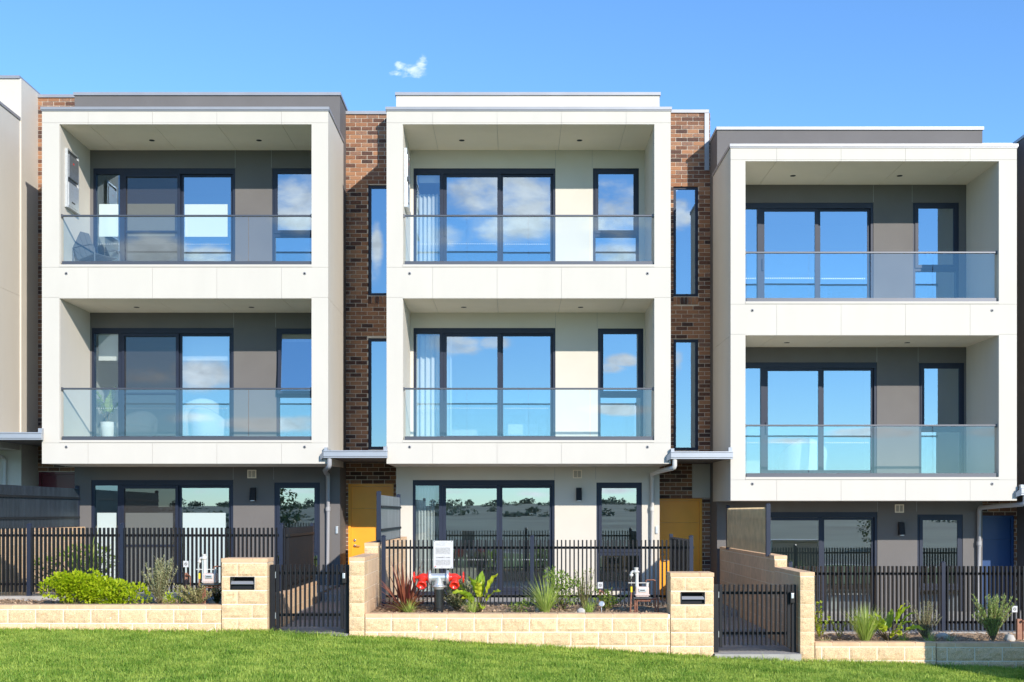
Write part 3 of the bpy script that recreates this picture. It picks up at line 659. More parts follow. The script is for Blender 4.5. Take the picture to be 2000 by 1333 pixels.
    k.add([(ax0-.001,21.85,az),(ax0-.001,21.85,az+.14),(ax0-.07,21.93,az+.05),(ax0-.07,21.93,az-.03),(ax0-.02,21.99,az-.05),(ax0-.001,21.99,az+.14)], [(0,1,2,3),(3,2,5,4)])
    k.box(ax0+.01, ax0+.07, 21.9, 21.99, az+.143, az+.2); k.box(ax1-.08, ax1-.01, 21.9, 21.99, az+.143, az+.22)
    k.build('gutter', 'gutter', aw)
    # sloped flashing where the awning meets the box side
    k = MB(); xx = x1+.003; k.box(xx, xx+.01, 21.99, 23.3, az+.10, az+.17); k.build('flashing', 'gutter', aw)
    # ---- downpipe
    gx_, wx = downp if downp else (x1+.06, x1-.2)
    k = MB(); r_ = .045; zz = az - .17
    k.tube([(gx_, 21.92, az+.01), (gx_, 21.92, zz+.05), (gx_-.01, 21.935, zz+.015), (gx_-.04, 22.0, zz)], r_, 14)
    k.tube([(gx_-.03, 21.98, zz), ((gx_+wx)/2-.07, 22.7, zz-.03), (wx-.02, 23.40, zz-.06), (wx, 23.49, zz-.09), (wx, 23.52, zz-.16), (wx, 23.52, -2.1)], r_*.97, 14)
    k.tube([(wx, 23.52, .12+dz), (wx, 23.52, .04+dz)], r_*1.12, 14)
    k.build('downpipe', pvc, e)
    # ---- vent and wall lamp
    lx = x0 + (3.62 if lampx is None else lampx)
    v_ = MB(); zc = .785+dz; ring(v_, lx+.085-.09, lx+.085+.09, zc-.085, zc+.085, YW-.014, YW+.0, .02); v_.box(lx+.0, lx+.17, YW-.004, YW-.001, zc-.07, zc+.07, 1)
    for i in range(6): v_.box(lx+.017, lx+.153, YW-.012, YW-.005, zc-.06+i*.022, zc-.05+i*.022)
    v_.box(lx+.08, lx+.09, YW-.013, YW-.0045, zc-.065, zc+.065)
    v_.build('wall_vent', ['soffit', 'print'], e)
    l = MB(); lz = .38+dz+gdz*0; lx2 = lx+.06
    l.add([(lx2,YW,lz-.13),(lx2+.11,YW,lz-.13),(lx2+.11,YW,lz+.13),(lx2,YW,lz+.13),(lx2,YW-.12,lz-.12),(lx2+.11,YW-.12,lz-.12),(lx2+.11,YW-.06,lz+.12),(lx2,YW-.06,lz+.12)],
          [(0,1,5,4),(1,2,6,5),(2,3,7,6),(3,0,4,7),(4,5,6,7)]); lo = l.build('wall_lamp', 'darkmetal', e)
    l = MB(); l.box(lx2+.02, lx2+.09, YW-.105, YW-.03, lz-.145, lz-.127); l.build('lens', 'lampglass', lo)
    # ---- hot water unit set on the left inner wall
    if hwu:
        k = MB(); X = o0+.006; ya, yb = 22.26, 22.84; za, zb = 5.87+dz, 6.97+dz
        k.box(X, X+.05, ya, ya+.03, za, zb, 0); k.box(X, X+.05, yb-.03, yb, za, zb, 0); k.box(X, X+.05, ya+.03, yb-.03, zb-.03, zb, 0); k.box(X, X+.075, ya-.02, yb+.0, za-.03, za, 0)
        k.box(X, X+.03, ya+.03, yb-.03, za, zb-.03, 1)
        hw = k.build('hot_water_unit', ['galv', 'unitdark'], e)
        k = MB(); zm = za + .50; k.bbox(X+.02, X+.06, ya+.05, yb-.05, zm+.06, zb-.1, .006); k.build('upper_cover', 'unitgrey', hw)
        k = MB(); k.bbox(X+.02, X+.055, ya+.05, yb-.05, za+.02, zm-.03, .006); k.box(X+.054, X+.057, ya+.2, ya+.36, za+.1, za+.125, 1); k.build('lower_cover', ['galv', 'seal'], hw)
        k = MB(); k.box(X+.0595, X+.0615, ya+.25, ya+.31, zb-.25, zb-.22); k.build('badge', 'printred', hw)
    # intercom plate by the entry
    k = MB(); k.bbox(x1-.10, x1-.05, YW-.03, YW+.0, -.42+dz*.4, -.27+dz*.4, .006); k.build('intercom', 'galv', e)
    return e
hA = house(-8.918, -3.517, -8.589, -3.831, 0, 'dark', 'ochre', [(-7.14,1),(-5.03,1),(-7.44,0),(-5.18,0)], 'charcoal-walled terrace house on the left with outdoor chairs on its top balcony',
      sl=(-.145,-.175,-.185), sm=(.015,.0,-.01), fly=True, door_top=.61, awz=0, awx=(-3.587,-2.385), nx0=-2.415, tilt=.09, downp=(-3.48,-3.765), lampx=3.52, pvc='pvcgrey')
hB = house(-2.415, 2.947, -2.110, 2.638, 0, 'cream', 'ochre', [(-1.04,1),(1.28,1),(-1.0,0),(1.30,0)], 'cream-walled terrace house in the middle, behind the fire booster',
      sl=(-.17,-.17,-.185), sm=(0,0,-.0), door_top=.31, awz=-.02, awx=(2.93,4.1), nx0=4.077, brick_top=8.37, downp=(3.01,2.775), lampx=3.60, sidelit=-.07)
hC = house(4.077, 9.478, 4.357, 9.140, -.697, 'dark', 'blue', [(5.48,1),(7.58,1),(5.36,0),(7.73,0)], 'charcoal-walled terrace house on the right, set lower down the slope',
      sl=(-.23,-.16,-.15), sm=(-.02,-.0,.0), door_top=-.05, awz=-.70, awx=(9.50,10.6), nx0=10.50, brick_top=7.67, downp=(9.60,9.37), lampx=3.62, gdz=.05, hwu=False, pvc='pvcgrey')
hZ = house(-15.41, -10.007, -15.08, -10.32, .34, 'cream', 'red', [], 'cream neighbouring terrace house cut off at the left edge', win=True, door_top=.858, awz=.34, awx=(-10.08,-8.87), nx0=-8.918, brick_top=8.69, hwu=False, downp=(-9.95,-10.3), mo=.045)
hD = house(10.50, 15.97, 10.88, 15.66, -.697, 'dark', 'ochre', [], 'charcoal neighbouring terrace house at the right edge', win=False, door_top=-.3, awz=-.7, brick_top=7.67, hwu=False)
# cream infill beside the middle house's entry under the awning
b = MB(); b.box(3.715, 4.09, YK-.03, YK-.002, .315, 1.02); b.build('infill_panel', 'cream', hB)

exec_garden = True
# ------------------------------------------------------------------ fences, screens, gates
def fence(x0, x1, zt, posts, ret, label, sp=.0672):
    e = empty('picket_fence', ((x0+x1)/2, YF, zt-1.05)); tag(e, label, 'fence', 'dark metal slat fences in front of the patios')
    p = MB(); x = x0 + .05
    while x < x1 - .02:
        if all(abs(x+.008 - q) > .045 for q in posts): p.box(x, x+.020, YF-.033, YF+.040, zt-1.03, zt)
        x += sp
    p.build('slats', 'darkmetal', e)
    r = MB(); 
    for (a, c) in [(-.145, -.105), (-.925, -.885)]: r.box(x0, x1, YF+.0405, YF+.065, zt+a, zt+c)
    r.build('rails', 'seal', e)
    for q in posts:
        b = MB(); b.bbox(q-.032, q+.032, YF+.0, YF+.065+.001, zt-1.25, zt+.055, .004); b.lathe((q, YF+.033, zt+.055), (0,0,1), [(0, .044), (.008, .04), (.018, .022), (.022, .002)], 4); b.build('post', 'frame', e)
    if ret:
        X, y1 = ret; b = MB(); y = YF + .1
        while y < y1 - .03: b.box(X-.036, X+.032, y, y+.020, zt-1.03, zt+.0); y += sp
        b.box(X+.033, X+.05, YF+.07, y1, zt-.145, zt-.105); b.box(X+.033, X+.05, YF+.07, y1, zt-.925, zt-.885); b.build('return_panel', 'darkmetal', e)
        b = MB(); b.bbox(X-.03, X+.03, y1, y1+.06, zt-1.2, zt+.055, .004); b.build('post', 'frame', e)
    return e
fence(-11.2, -3.63, -.238, [-7.78, -6.29, -3.74], (-3.66, 21.04), 'dark slat fence with wide-looking slats behind the bright green bushes')
fence(-2.13, 2.88, -.434, [-2.10, .28, 2.83], (2.83, 21.04), 'dark slat fence in the middle with the white notice on it')
fence(4.38, 11.0, -.852, [4.42, 6.87, 9.35], None, 'dark slat fence on the right above the shaded wall')
def screen(X, y0, y1, zt, zb, m, label, fins=False, side=1):
    e = empty('privacy_screen', (X, (y0+y1)/2, zb)); tag(e, label, 'privacy screen', 'tall privacy screens on the dividing walls')
    p = MB(); y = y0 + .05; sp = .0672 if fins else .060
    while y < y1 - .05:
        if fins: p.box(X-.032, X+.032, y, y+.018, zb, zt)
        else: p.box(X-.030, X+.030, y, y+.036, zb, zt)
        y += sp
    p.build('slats', m, e)
    r = MB()
    for zz in (zt-.19, zb+.18): r.box(X+.0305*side, X+.055*side, y0, y1, zz-.02, zz+.02)
    if fins: pass
    r.build('rails', 'darkmetal', e)
    for yy, h in ((y0, .05), (y1, .05)):
        b = MB(); b.bbox(X-.035, X+.035, yy-.035, yy+.035, zb-.05, zt+h-.0, .004); b.lathe((X, yy, zt+h), (0,0,1), [(0, .046), (.01, .03), (.016, .003)], 4); b.build('post', 'frame', e)
    return e
screen(-8.70, 18.9, 23.2, .48, -.27, 'screen', 'blue-grey ribbed metal privacy screen at the left edge', side=1)
s_ = screen(-2.20, 18.9, 22.1, .29, -.46, 'silverscreen', 'grey ribbed privacy screen in front of the left ochre door', side=1)
screen(4.12, 18.95, 22.5, .09, -.66, 'bronze', 'brown slatted privacy screen on the right dividing wall', fins=True, side=1)
def gate(x0, x1, zt, zb, label, first=None):
    w = x1 - x0; e = empty('garden_gate', (x0, 16.98, zb)); tag(e, label, 'gate', 'slatted garden gates')
    y0 = 16.98
    for a in (x0+.002, x1-.07):
        b = MB(); b.bbox(a, a+.068, y0+.0, y0+.068, zb-.05, zt+.0, .004); b.build('gate_post', 'darkmetal', e)
    lf = MB(); a, c = x0+.085, x1-.085
    lf.bbox(a, a+.045, y0+.01, y0+.06, zb+.03, zt, .003); lf.bbox(c-.045, c, y0+.01, y0+.06, zb+.03, zt, .003)
    x = a + .075
    while x < c - .07: lf.box(x, x+.020, y0-.012, y0+.055, zb+.06, zt+.0); x += .0672
    lf = lf.build('gate_leaf', 'darkmetal', e)
    r = MB(); r.box(a+.045, c-.045, y0+.0555, y0+.075, zt-.145, zt-.105); r.box(a+.045, c-.045, y0+.0555, y0+.075, zb+.21, zb+.25); r.build('rails', 'seal', lf)
    k = MB(); k.bbox(x1-.10, x1-.035, y0-.05, y0-.001, zt-.27, zt-.10, .012); k.bbox(x1-.09, x1-.05, y0-.062, y0-.045, zt-.2, zt-.12, .008, 1); k.build('latch', ['seal', 'galv'], e)
    k = MB()
    for zz in (zt-.15, zb+.22): k.cyl((x0+.078, y0+.03, zz), (0,0,1), .012, .09, 10)
    k.build('hinges', 'galv', e)
gate(-3.563, -2.410, -.755, -1.72, 'dark slatted garden gate on the left, before the ochre door')
gate(2.90, 4.105, -1.045, -1.99, 'dark slatted garden gate on the right, below the brown slat screen')

# ------------------------------------------------------------------ fire booster and its notice
e = empty('fire_booster', (-1.09, 17.55, -1.5)); tag(e, 'fire booster with two red valves on a black standpipe', 'fire hydrant')
bx = (857-1005)/F*17.55; s = 17.55/F
zt_ = (1002-1128)*s
b = MB(); b.lathe((bx, 17.55, -1.52), (0,0,1), [(0,.07),(.30,.07),(.375,.07)], 28); b.build('standpipe', 'blackpipe', e)
b = MB(); b.lathe((bx, 17.55, -1.147), (0,0,1), [(0,.074),(.02,.078),(.035,.11),(.05,.11),(.055,.08),(.075,.072),(.10,.072)], 28)
b.tube([(bx-.13,17.55,zt_),(bx+.13,17.55,zt_)], .062, 24); b.cyl((bx,17.55,zt_-.05), (0,0,1), .066, .1, 24)
for sgn in (-1, 1): b.lathe((bx+sgn*.13,17.55,zt_), (sgn,0,0), [(-.012,.105),(.0,.108),(.014,.108),(.02,.098),(.03,.07)], 26)
b.build('tee_pipe', 'galv', e)
for sgn in (-1, 1):
    v = MB(); v.lathe((bx+sgn*.155,17.55,zt_), (sgn,0,0), [(0,.075),(.012,.078),(.02,.055),(.05,.06),(.09,.062),(.13,.05),(.15,.026),(.19,.02)], 22)
    vc = v.build('valve', 'valvered', e)
    o_ = MB(); cx = bx+sgn*.245; 
    o_.tube([(cx,17.53,zt_-.02),(cx,17.48,zt_-.06),(cx-sgn*.0,17.42,zt_-.09)], [.055,.056,.056], 22, caps=False)
    o_.lathe((cx,17.425,zt_-.088), Vector((0,-.8,-.45)), [(0,.056),(.002,.07),(.05,.07),(.056,.062),(.056,.05),(.02,.048),(.02,.001)], 24)
    for q in (-1, 1): o_.bbox(cx+q*.066-.008, cx+q*.066+.008, 17.37, 17.40, zt_-.13, zt_-.10, .003)
    o_.build('outlet', 'valvered', vc)
    h = MB(); hx = bx+sgn*.37; h.torus((hx,17.55,zt_), (1,0,0), .078, .011); h.cyl((hx,17.55,zt_), (1,0,0), .02, .03, 12)
    for a in range(3): d = Vector((0, math.cos(a*2.094), math.sin(a*2.094))); h.tube([Vector((hx,17.55,zt_)), Vector((hx,17.55,zt_)) + d*.078], .008, 6)
    h.build('handwheel', 'valvered', vc)
    h = MB(); h.tube([(bx+sgn*.33,17.55,zt_),(bx+sgn*.385,17.55,zt_)], .008, 8); h.build('spindle', 'steel', vc)
ys = 18.55; p0 = at(846.5, 1110.5, ys); p1 = at(885, 1056.5, ys)
b = MB(); b.bbox(p0.x, p1.x, ys, ys+.004, p0.z, p1.z, .0015); sg = b.build('notice_board', 'signwhite'); tag(sg, 'white printed notice fixed to the middle fence above the red valves', 'sign')
t_ = MB(); w, h = p1.x-p0.x, p1.z-p0.z
def textline(u0, u1, v0, hh, mi=0, big=1.0):
    x = p0.x + u0*w
    while x < p0.x + u1*w:
        l = rng.uniform(.004, .012)*big; l = min(l, p0.x+u1*w-x)
        if l > .002:
            n_ = max(1, int(l/.0028))
            for i in range(n_): 
                if rng.uniform() < .9: t_.box(x+i*.0028, x+i*.0028+.002, ys-.0012, ys-.0004, p1.z-v0*h-hh*rng.uniform(.6,1), p1.z-v0*h, mi)
        x += l + rng.uniform(.003, .006)
textline(.3,.7,.045,.006); textline(.12,.6,.10,.004); textline(.12,.62,.135,.004); textline(.12,.6,.17,.004); textline(.75,.9,.09,.003); textline(.75,.9,.15,.003)
for i in range(9): textline(.12,.86,.25+i*.027,.0085)
textline(.42,.58,.55,.005); textline(.12,.86,.59,.013,0,1.5); textline(.15,.84,.62,.006)
for i in range(7): textline(.12,.86,.69+i*.026,.0075)
textline(.15,.8,.88,.005)
t_.build('printed_text', 'print', sg)
t_ = MB(); 
for (u_, v_) in [(.07,.03),(.92,.03),(.07,.965),(.92,.965),(.44,.955)]: t_.cyl((p0.x+u_*w, ys-.003, p1.z-v_*h), (0,1,0), .005, .006, 10)
t_.build('screws', 'print', sg)
t_ = MB(); t_.cyl((p0.x+.10*w, ys-.001, p1.z-.93*h), (0,1,0), .009, .0015, 14); t_.build('red_mark', 'printred', sg)

# ------------------------------------------------------------------ gas meters
def gas_meter():
    Y = 17.3; e = empty('gas_meter', (1.95, Y, -1.5)); s = Y/F
    P = lambda px, py, dy=0: Vector(((px-1005)*s, Y+dy, (1002-py)*s))
    a, c = P(1241, 1166), P(1267, 1146)
    b = MB(); b.bbox(a.x, c.x, Y-.06, Y+.09, a.z, c.z, .02); b.bbox(a.x-.012, c.x+.012, Y-.07, Y+.10, a.z+.025, a.z+.04, .005); mb = b.build('meter_body', 'meter', e)
    a2, c2 = P(1247, 1156), P(1261, 1149)
    b = MB(); b.bbox(a2.x, c2.x, Y-.075, Y-.055, a2.z, c2.z, .006); b.build('dial_window', 'galv', mb)
    b = MB(); b.box(a2.x+.015, c2.x-.02, Y-.0765, Y-.0752, (a2.z+c2.z)/2-.008, (a2.z+c2.z)/2+.006); b.build('digits', 'print', mb)
    r = MB()
    r.tube([P(1244,1146), P(1244,1130), P(1244,1120)], [.028, .024, .026], 14); r.lathe(P(1242.5,1122), (0,0,1), [(0,.02),(.02,.028),(.03,.05),(.045,.05),(.055,.03),(.08,.03),(.085,.035),(.10,.034)], 18)
    r.tube([P(1242,1117), P(1236,1117), P(1233,1119), P(1233,1146)], [.02,.022,.02,.014], 12); r.lathe(P(1233,1121), (0,0,-1), [(0,.022),(.01,.03),(.03,.028),(.04,.018)], 12)
    r.build('regulator', 'pvc', e); r = MB(); r.tube([P(1264,1146), P(1264,1138)], .022, 12); r.build('outlet_stub', 'pvc', e)
    k = MB(); k.bbox(P(1227,0).x, P(1268,0).x, Y-.01, Y+.01, P(0,1139.5).z, P(0,1138).z, .003); k.build('bracket_bar', 'pvc', e)
    t = MB(); t.tube([P(1233,1146), P(1233,1157)], .016, 10, 0); t.build('yellow_tape', 'yellow', e)
    c = MB(); c.tube([P(1233,1157), P(1232,1175), P(1231,1200)], .013, 10)
    c.tube([P(1262,1140), P(1262,1134), P(1264,1133), P(1277,1133), P(1280,1134.5), P(1280,1170), P(1280,1203)], .010, 8)
    c.tube([P(1240,1171), P(1240,1205)], .013, 8); c.tube([P(1244,1171), P(1244,1205)], .013, 8); c.tube([P(1240,1170), P(1284,1170)], .014, 8); c.tube([P(1285,1168), P(1285,1203)], .013, 8); c.tube([P(1246,1174), P(1272,1174)], .010, 8)
    c.build('pipes', 'copper', e)
    t = MB(); t.bbox(P(1241,0).x-.03, P(1272,0).x, Y-.07, Y+.1, P(0,1169).z, P(0,1167).z, .003); t.build('shelf', 'unitdark', e)
    return e
gm = gas_meter(); tag(gm, 'pink-grey gas meter with copper pipes in front of the middle fence beside the right pier', 'gas meter', 'gas meters in the garden beds')
g2 = copy_tree(gm); g2.location = gm.location + Vector((-6.41, 0, .20)); tag(g2, 'pale gas meter half hidden behind the left letterbox pier', 'gas meter')
# small warning plates
for (px, py, Y, lb) in [(363, 1102, 18.5, 'small white warning plate on the left fence near the left pier'), (1172.5, 1143.5, 18.5, 'small white warning plate on the middle fence left of the gas meter'), (1982, 1190, 18.5, 'small white warning plate on the right fence above the feathery shrub')]:
    c = at(px, py, Y); b = MB(); b.bbox(c.x-.042, c.x+.042, Y, Y+.004, c.z-.05, c.z+.05, .001); o = b.build('warning_plate', 'signwhite'); tag(o, lb, 'warning plate', 'small warning plates on the fences')
    b = MB(); b.torus((c.x, Y-.001, c.z), (0,1,0), .02, .0035, 20, 6); b.tube([(c.x-.013, Y-.001, c.z+.013), (c.x+.013, Y-.001, c.z-.013)], .003, 6); b.build('symbol', 'print', o)
def riser(px, y0, y1, Y, label, wd=.035):
    c = at(px, y1, Y); t = at(px, y0, Y); b = MB(); b.bbox(c.x-wd, c.x+wd, Y-.03, Y+.03, c.z-.05, t.z, .006); e = b.build('timber_post', 'timber'); tag(e, label, 'post', 'timber service posts')
    k = MB(); k.tube([(c.x+.06, Y, c.z-.05), (c.x+.06, Y, t.z-.06), (c.x+.04, Y-.03, t.z-.03)], .011, 8); k.lathe((c.x+.03, Y-.05, t.z-.03), (0,-1,0), [(0,.018),(.02,.02),(.03,.008)], 10); k.build('tap', 'copper', e)
riser(1990, 1209, 1243, 17.5, 'brown timber tap post at the right edge'); riser(364, 1119, 1150, 18.2, 'short brown post below the left warning plate', .018)
riser(1172, 1152, 1180, 18.3, 'short brown post below the middle warning plate', .018)
# added unseen kiosk outside the frame that shades the last wall
b = MB(); b.bbox(6.99, 8.25, 15.0, 15.6, -2.35, -.79, .03); b.bbox(6.96, 8.28, 14.96, 15.64, -.79, -.73, .02); o = b.build('sun_blocker_body', 'sunblocker'); o.name = 'sun_blocker'; tag(o, 'added grey kiosk standing on the lawn right of the picture', 'blocker')
b = MB(); b.box(7.61, 7.63, 14.99, 15.0, -2.2, -.9); o2 = b.build('blocker_groove', 'seal') ; o2.parent = o; o2.location = Vector(o2.location) - Vector(o.location)

# ------------------------------------------------------------------ plants
MT['lawn_leaf'] = leafmat('grass_blade', (.14, .31, .02), (.54, .66, .12), .6, .45)
_t = MT['lawn_leaf'].node_tree; _cr = [q for q in _t.nodes if q.type == 'MIX_RGB'][0]
_tc = _t.nodes.new('ShaderNodeTexCoord'); _n = _t.nodes.new('ShaderNodeTexNoise'); _n.inputs['Scale'].default_value = 2.2; _n.inputs['Detail'].default_value = 6; _n.inputs['Roughness'].default_value = .65
_t.links.new(_tc.outputs['Object'], _n.inputs['Vector']); _g = _t.nodes.new('ShaderNodeNewGeometry')
_a = _t.nodes.new('ShaderNodeMath'); _a.operation = 'MULTIPLY_ADD'; _a.inputs[1].default_value = 2.6; _a.inputs[2].default_value = -1.25; _t.links.new(_n.outputs[0], _a.inputs[0])
_b = _t.nodes.new('ShaderNodeMath'); _b.operation = 'MULTIPLY_ADD'; _b.inputs[1].default_value = .75; _t.links.new(_g.outputs['Random Per Island'], _b.inputs[0]); _t.links.new(_a.outputs[0], _b.inputs[2]); _b.use_clamp = True
_p = _t.nodes.new('ShaderNodeMath'); _p.operation = 'ADD'; _p.use_clamp = True; _p.inputs[1].default_value = .12; _t.links.new(_b.outputs[0], _p.inputs[0]); _t.links.new(_p.outputs[0], _cr.inputs[0])
MT['lime'] = leafmat('lime_leaf', (.38, .52, .012), (.62, .70, .035), .4, .45)
MT['grey'] = leafmat('grey_leaf', (.34, .38, .20), (.58, .56, .32), .6, .3)
MT['dry'] = leafmat('dry_leaf', (.58, .48, .26), (.38, .40, .14), .7, .3)
MT['maroon'] = leafmat('maroon_leaf', (.16, .035, .03), (.42, .16, .08), .4, .3)
MT['straw'] = leafmat('straw_leaf', (.55, .36, .14), (.42, .42, .1), .6, .3)
MT['mid'] = leafmat('mid_leaf', (.15, .26, .035), (.34, .44, .08), .4, .35)
MT['dark'] = leafmat('dark_leaf', (.03, .07, .02), (.08, .13, .03), .4, .25)
MT['bright'] = leafmat('bright_strap', (.34, .50, .06), (.58, .64, .2), .5, .4)
MT['yellowgreen'] = leafmat('yellow_green', (.58, .62, .04), (.24, .40, .03), .35, .4)
MT['feather'] = leafmat('feather_leaf', (.36, .52, .12), (.58, .66, .26), .6, .35)
MT['farleaf'] = leafmat('far_leaf', (.09, .13, .09), (.15, .18, .11), .8, .2)  # distance haze put into the leaf colour of the far wood
MT['treeleaf'] = leafmat('tree_leaf', (.035, .07, .02), (.07, .11, .03), .6, .25)
def leaf(b, p, d, l, w, mi=0, fold=.25):
    d = Vector(d).normalized(); s = d.cross(Vector((rng.uniform(-.4,.4), rng.uniform(-.4,.4), 1))); 
    if s.length < 1e-3: s = Vector((1,0,0))
    s.normalize(); n = s.cross(d); p = Vector(p)
    m1 = p + d*l*.35 - n*l*fold*.1; m2 = p + d*l*.7 - n*l*fold*.0
    b.add([p, m1+s*w*.5+n*w*.15, m1, m1-s*w*.5+n*w*.15, m2+s*w*.4, m2, m2-s*w*.4, p+d*l-n*l*fold*.5], [(0,1,2),(0,2,3),(1,4,5,2),(2,5,6,3),(4,7,5),(5,7,6)], mi)
def strap(b, p, az, elev, l, w, droop, seg=6, mi=0):
    p = Vector(p); d = Vector((math.cos(az)*math.cos(elev), math.sin(az)*math.cos(elev), math.sin(elev))); side = Vector((-math.sin(az), math.cos(az), 0)); vs = []; fs = []
    side = (side + Vector((rng.uniform(-.5,.5), rng.uniform(-.5,.5), 0))).normalized()
    for i in range(seg+1):
        t = i/seg; ww = w*(.55 + .9*t)*(1-t)**.6 if t < 1 else 0
        ww = w * (1 - t**2.2) * (.6 + .4*min(1, t*4))
        q = p.copy(); vs += [q - side*ww/2, q + side*ww/2]; p = p + d*l/seg; d = (d + Vector((0,0,-droop/seg))).normalized()
    for i in range(seg): fs.append((2*i, 2*i+1, 2*i+3, 2*i+2))
    b.add(vs, fs, mi, True)
def shrub(name, c, r, n, lf, w, m, label, cat='shrub', group=None, stems=8, up=.3, shell=.55):
    e = empty(name, c); tag(e, label, cat, group); b = MB(); c = Vector(c); lumps = [(Vector((rng.uniform(-.7,.7)*r[0], rng.uniform(-.6,.6)*r[1], rng.uniform(.3,1.0)*r[2])), rng.uniform(.28,.5)) for _ in range(14)]
    for i in range(n):
        l0, lr = lumps[rng.integers(len(lumps))]
        d = Vector(rng.normal(size=3)).normalized(); rad = rng.uniform(shell, 1)**.5
        p = c + l0 + Vector((d.x*r[0]*lr, d.y*r[1]*lr, d.z*r[2]*lr*.9))*rad
        if p.z < c.z: p.z = c.z + rng.uniform(0, .05)
        dd = d*.8 + Vector((rng.uniform(-.6,.6), rng.uniform(-.6,.6), up + rng.uniform(-.3,.5)))
        leaf(b, p, dd, lf*rng.uniform(.6,1.2), w*rng.uniform(.7,1.2))
    b.build('foliage', m, e); k = MB()
    for i in range(stems):
        l0, lr = lumps[i % len(lumps)]; a = c + Vector((rng.uniform(-.2,.2)*r[0], rng.uniform(-.2,.2)*r[1], 0)); q = c + l0
        k.tube([a, (a+q)/2 + Vector((rng.uniform(-.03,.03), 0, .02)), q], [.008,.006,.003], 5)
    k.build('stems', 'stem', e); return e
def tuft(name, c, n, l, w, m, label, cat='grass plant', group=None, el=(.7,1.5), droop=.9, spread=.05):
    b = MB()
    for i in range(n):
        az = rng.uniform(0, 6.283); a = rng.uniform(0, spread); strap(b, Vector(c)+Vector((math.cos(az)*a, math.sin(az)*a, 0)), az, rng.uniform(*el), l*rng.uniform(.55,1.1), w*rng.uniform(.7,1.2), droop*rng.uniform(.4,1.4))
    o = b.build(name, m, org=c); tag(o, label, cat, group); return o
def wispy(name, c, h, rad, ns, m, lf, w, per, label, cat='shrub', group=None, lean=.5, fine=1.):
    e = empty(name, c); tag(e, label, cat, group); b = MB(); k = MB(); c = Vector(c)
    for i in range(ns):
        az = rng.uniform(0, 6.283); q = rng.uniform(.1, 1)*rad; hh = h*rng.uniform(.55, 1)
        top = c + Vector((math.cos(az)*q, math.sin(az)*q*.6, hh)); mid = c + Vector((math.cos(az)*q*lean, math.sin(az)*q*.6*lean, hh*.5))
        k.tube([c, mid, top], [.005*fine,.004*fine,.002*fine], 5)
        for j in range(per):
            t = rng.uniform(.2, 1); p = (c.lerp(mid, t*2) if t < .5 else mid.lerp(top, t*2-1)); leaf(b, p, (rng.uniform(-1,1), rng.uniform(-1,1), rng.uniform(.1,1.3)), lf*rng.uniform(.6,1.2), w)
    b.build('foliage', m, e); k.build('stems', 'stem', e); return e
def broad(name, c, n, l, w, m, label, cat='plant', group=None, elr=(.5,1.35)):
    e = empty(name, c); tag(e, label, cat, group); b = MB(); k = MB(); c = Vector(c)
    for i in range(n):
        az = rng.uniform(0, 6.283); el = rng.uniform(*elr); sl_ = l*rng.uniform(.4,.9)
        d = Vector((math.cos(az)*math.cos(el), math.sin(az)*math.cos(el)*.7, math.sin(el))); p = c + d*sl_; k.tube([c, c+d*sl_*.5, p], [.009,.007,.005], 5)
        # ribbed paddle leaf, folded along the midrib and arching over
        L_ = l*rng.uniform(.55,.95); side = d.cross(Vector((0,0,1))).normalized(); side = (side + Vector((0,0,rng.uniform(-.6,.6)))).normalized(); seg = 7; prev = None; dd = d.copy(); vs = []; q = p.copy()
        for j in range(seg+1):
            t = j/seg; ww = w*math.sin(math.pi*min(1, .12+t*.88))**.8*.5; up_ = side.cross(dd).normalized(); rip = (.012 if j % 2 else -.012)
            vs += [q - side*ww + up_*(ww*.35+rip), q, q + side*ww + up_*(ww*.35+rip)]; q = q + dd*L_/seg; dd = (dd + Vector((0,0,-.16))).normalized()
        b.add(vs, [(3*j, 3*j+1, 3*j+4, 3*j+3) for j in range(seg)] + [(3*j+1, 3*j+2, 3*j+5, 3*j+4) for j in range(seg)], 0)
    b.build('leaves', m, e); k.build('stalks', 'stem', e); return e
def G(px, py, Y): return at(px, py, Y)
zA, zBd, zC = -1.40, -1.50, -1.93
def X_(px, Y): return (px-1005)/F*Y
gs = 'low shrubs in the garden beds'
shrub('leafy_bush', (X_(135,17.45),17.45,zA), (.46,.27,.40), 2300, .07, .036, 'lime', 'tallest bright lime-green bush, leftmost in the left bed', 'bush', 'lime-green bushes in the left bed', up=.4)
shrub('leafy_bush', (X_(190,17.5),17.5,zA), (.46,.27,.36), 2000, .068, .034, 'lime', 'middle of the three bright lime-green bushes in the left bed', 'bush', 'lime-green bushes in the left bed', up=.4)
shrub('leafy_bush', (X_(237,17.45),17.45,zA), (.38,.27,.34), 1700, .068, .034, 'lime', 'bright lime-green bush beside the grey spiky shrub', 'bush', 'lime-green bushes in the left bed', up=.4)
wispy('spiky_shrub', (X_(312,17.6),17.6,zA), .74, .30, 60, 'grey', .055, .012, 60, 'grey-green upright spiky shrub in the left bed', 'shrub', gs)
shrub('low_shrub', (X_(345,17.35),17.35,zA), (.22,.2,.2), 420, .045, .015, 'lime', 'small yellow-green mound beside the spiky shrub', 'shrub', gs)
wispy('dry_shrub', (X_(385,17.3),17.3,zA), .34, .38, 50, 'dry', .06, .014, 34, 'dry straw-coloured twiggy shrub before the left pier', 'shrub', gs)
wispy('dry_shrub', (X_(425,17.6),17.6,zA), .34, .18, 14, 'dark', .06, .02, 22, 'dark twiggy shrub beneath the left gas meter', 'shrub', gs)
tuft('strap_plant', (X_(165,19.9),19.9,-1.46), 60, 1.25, .035, 'bright', 'tall strap-leaved plant behind the left fence', 'plant', None, (.9,1.5), .75)
shrub('patio_shrub', (X_(150,20.2),20.2,-1.46), (.7,.35,.72), 1300, .09, .035, 'mid', 'leafy shrub growing behind the left fence slats', 'shrub')
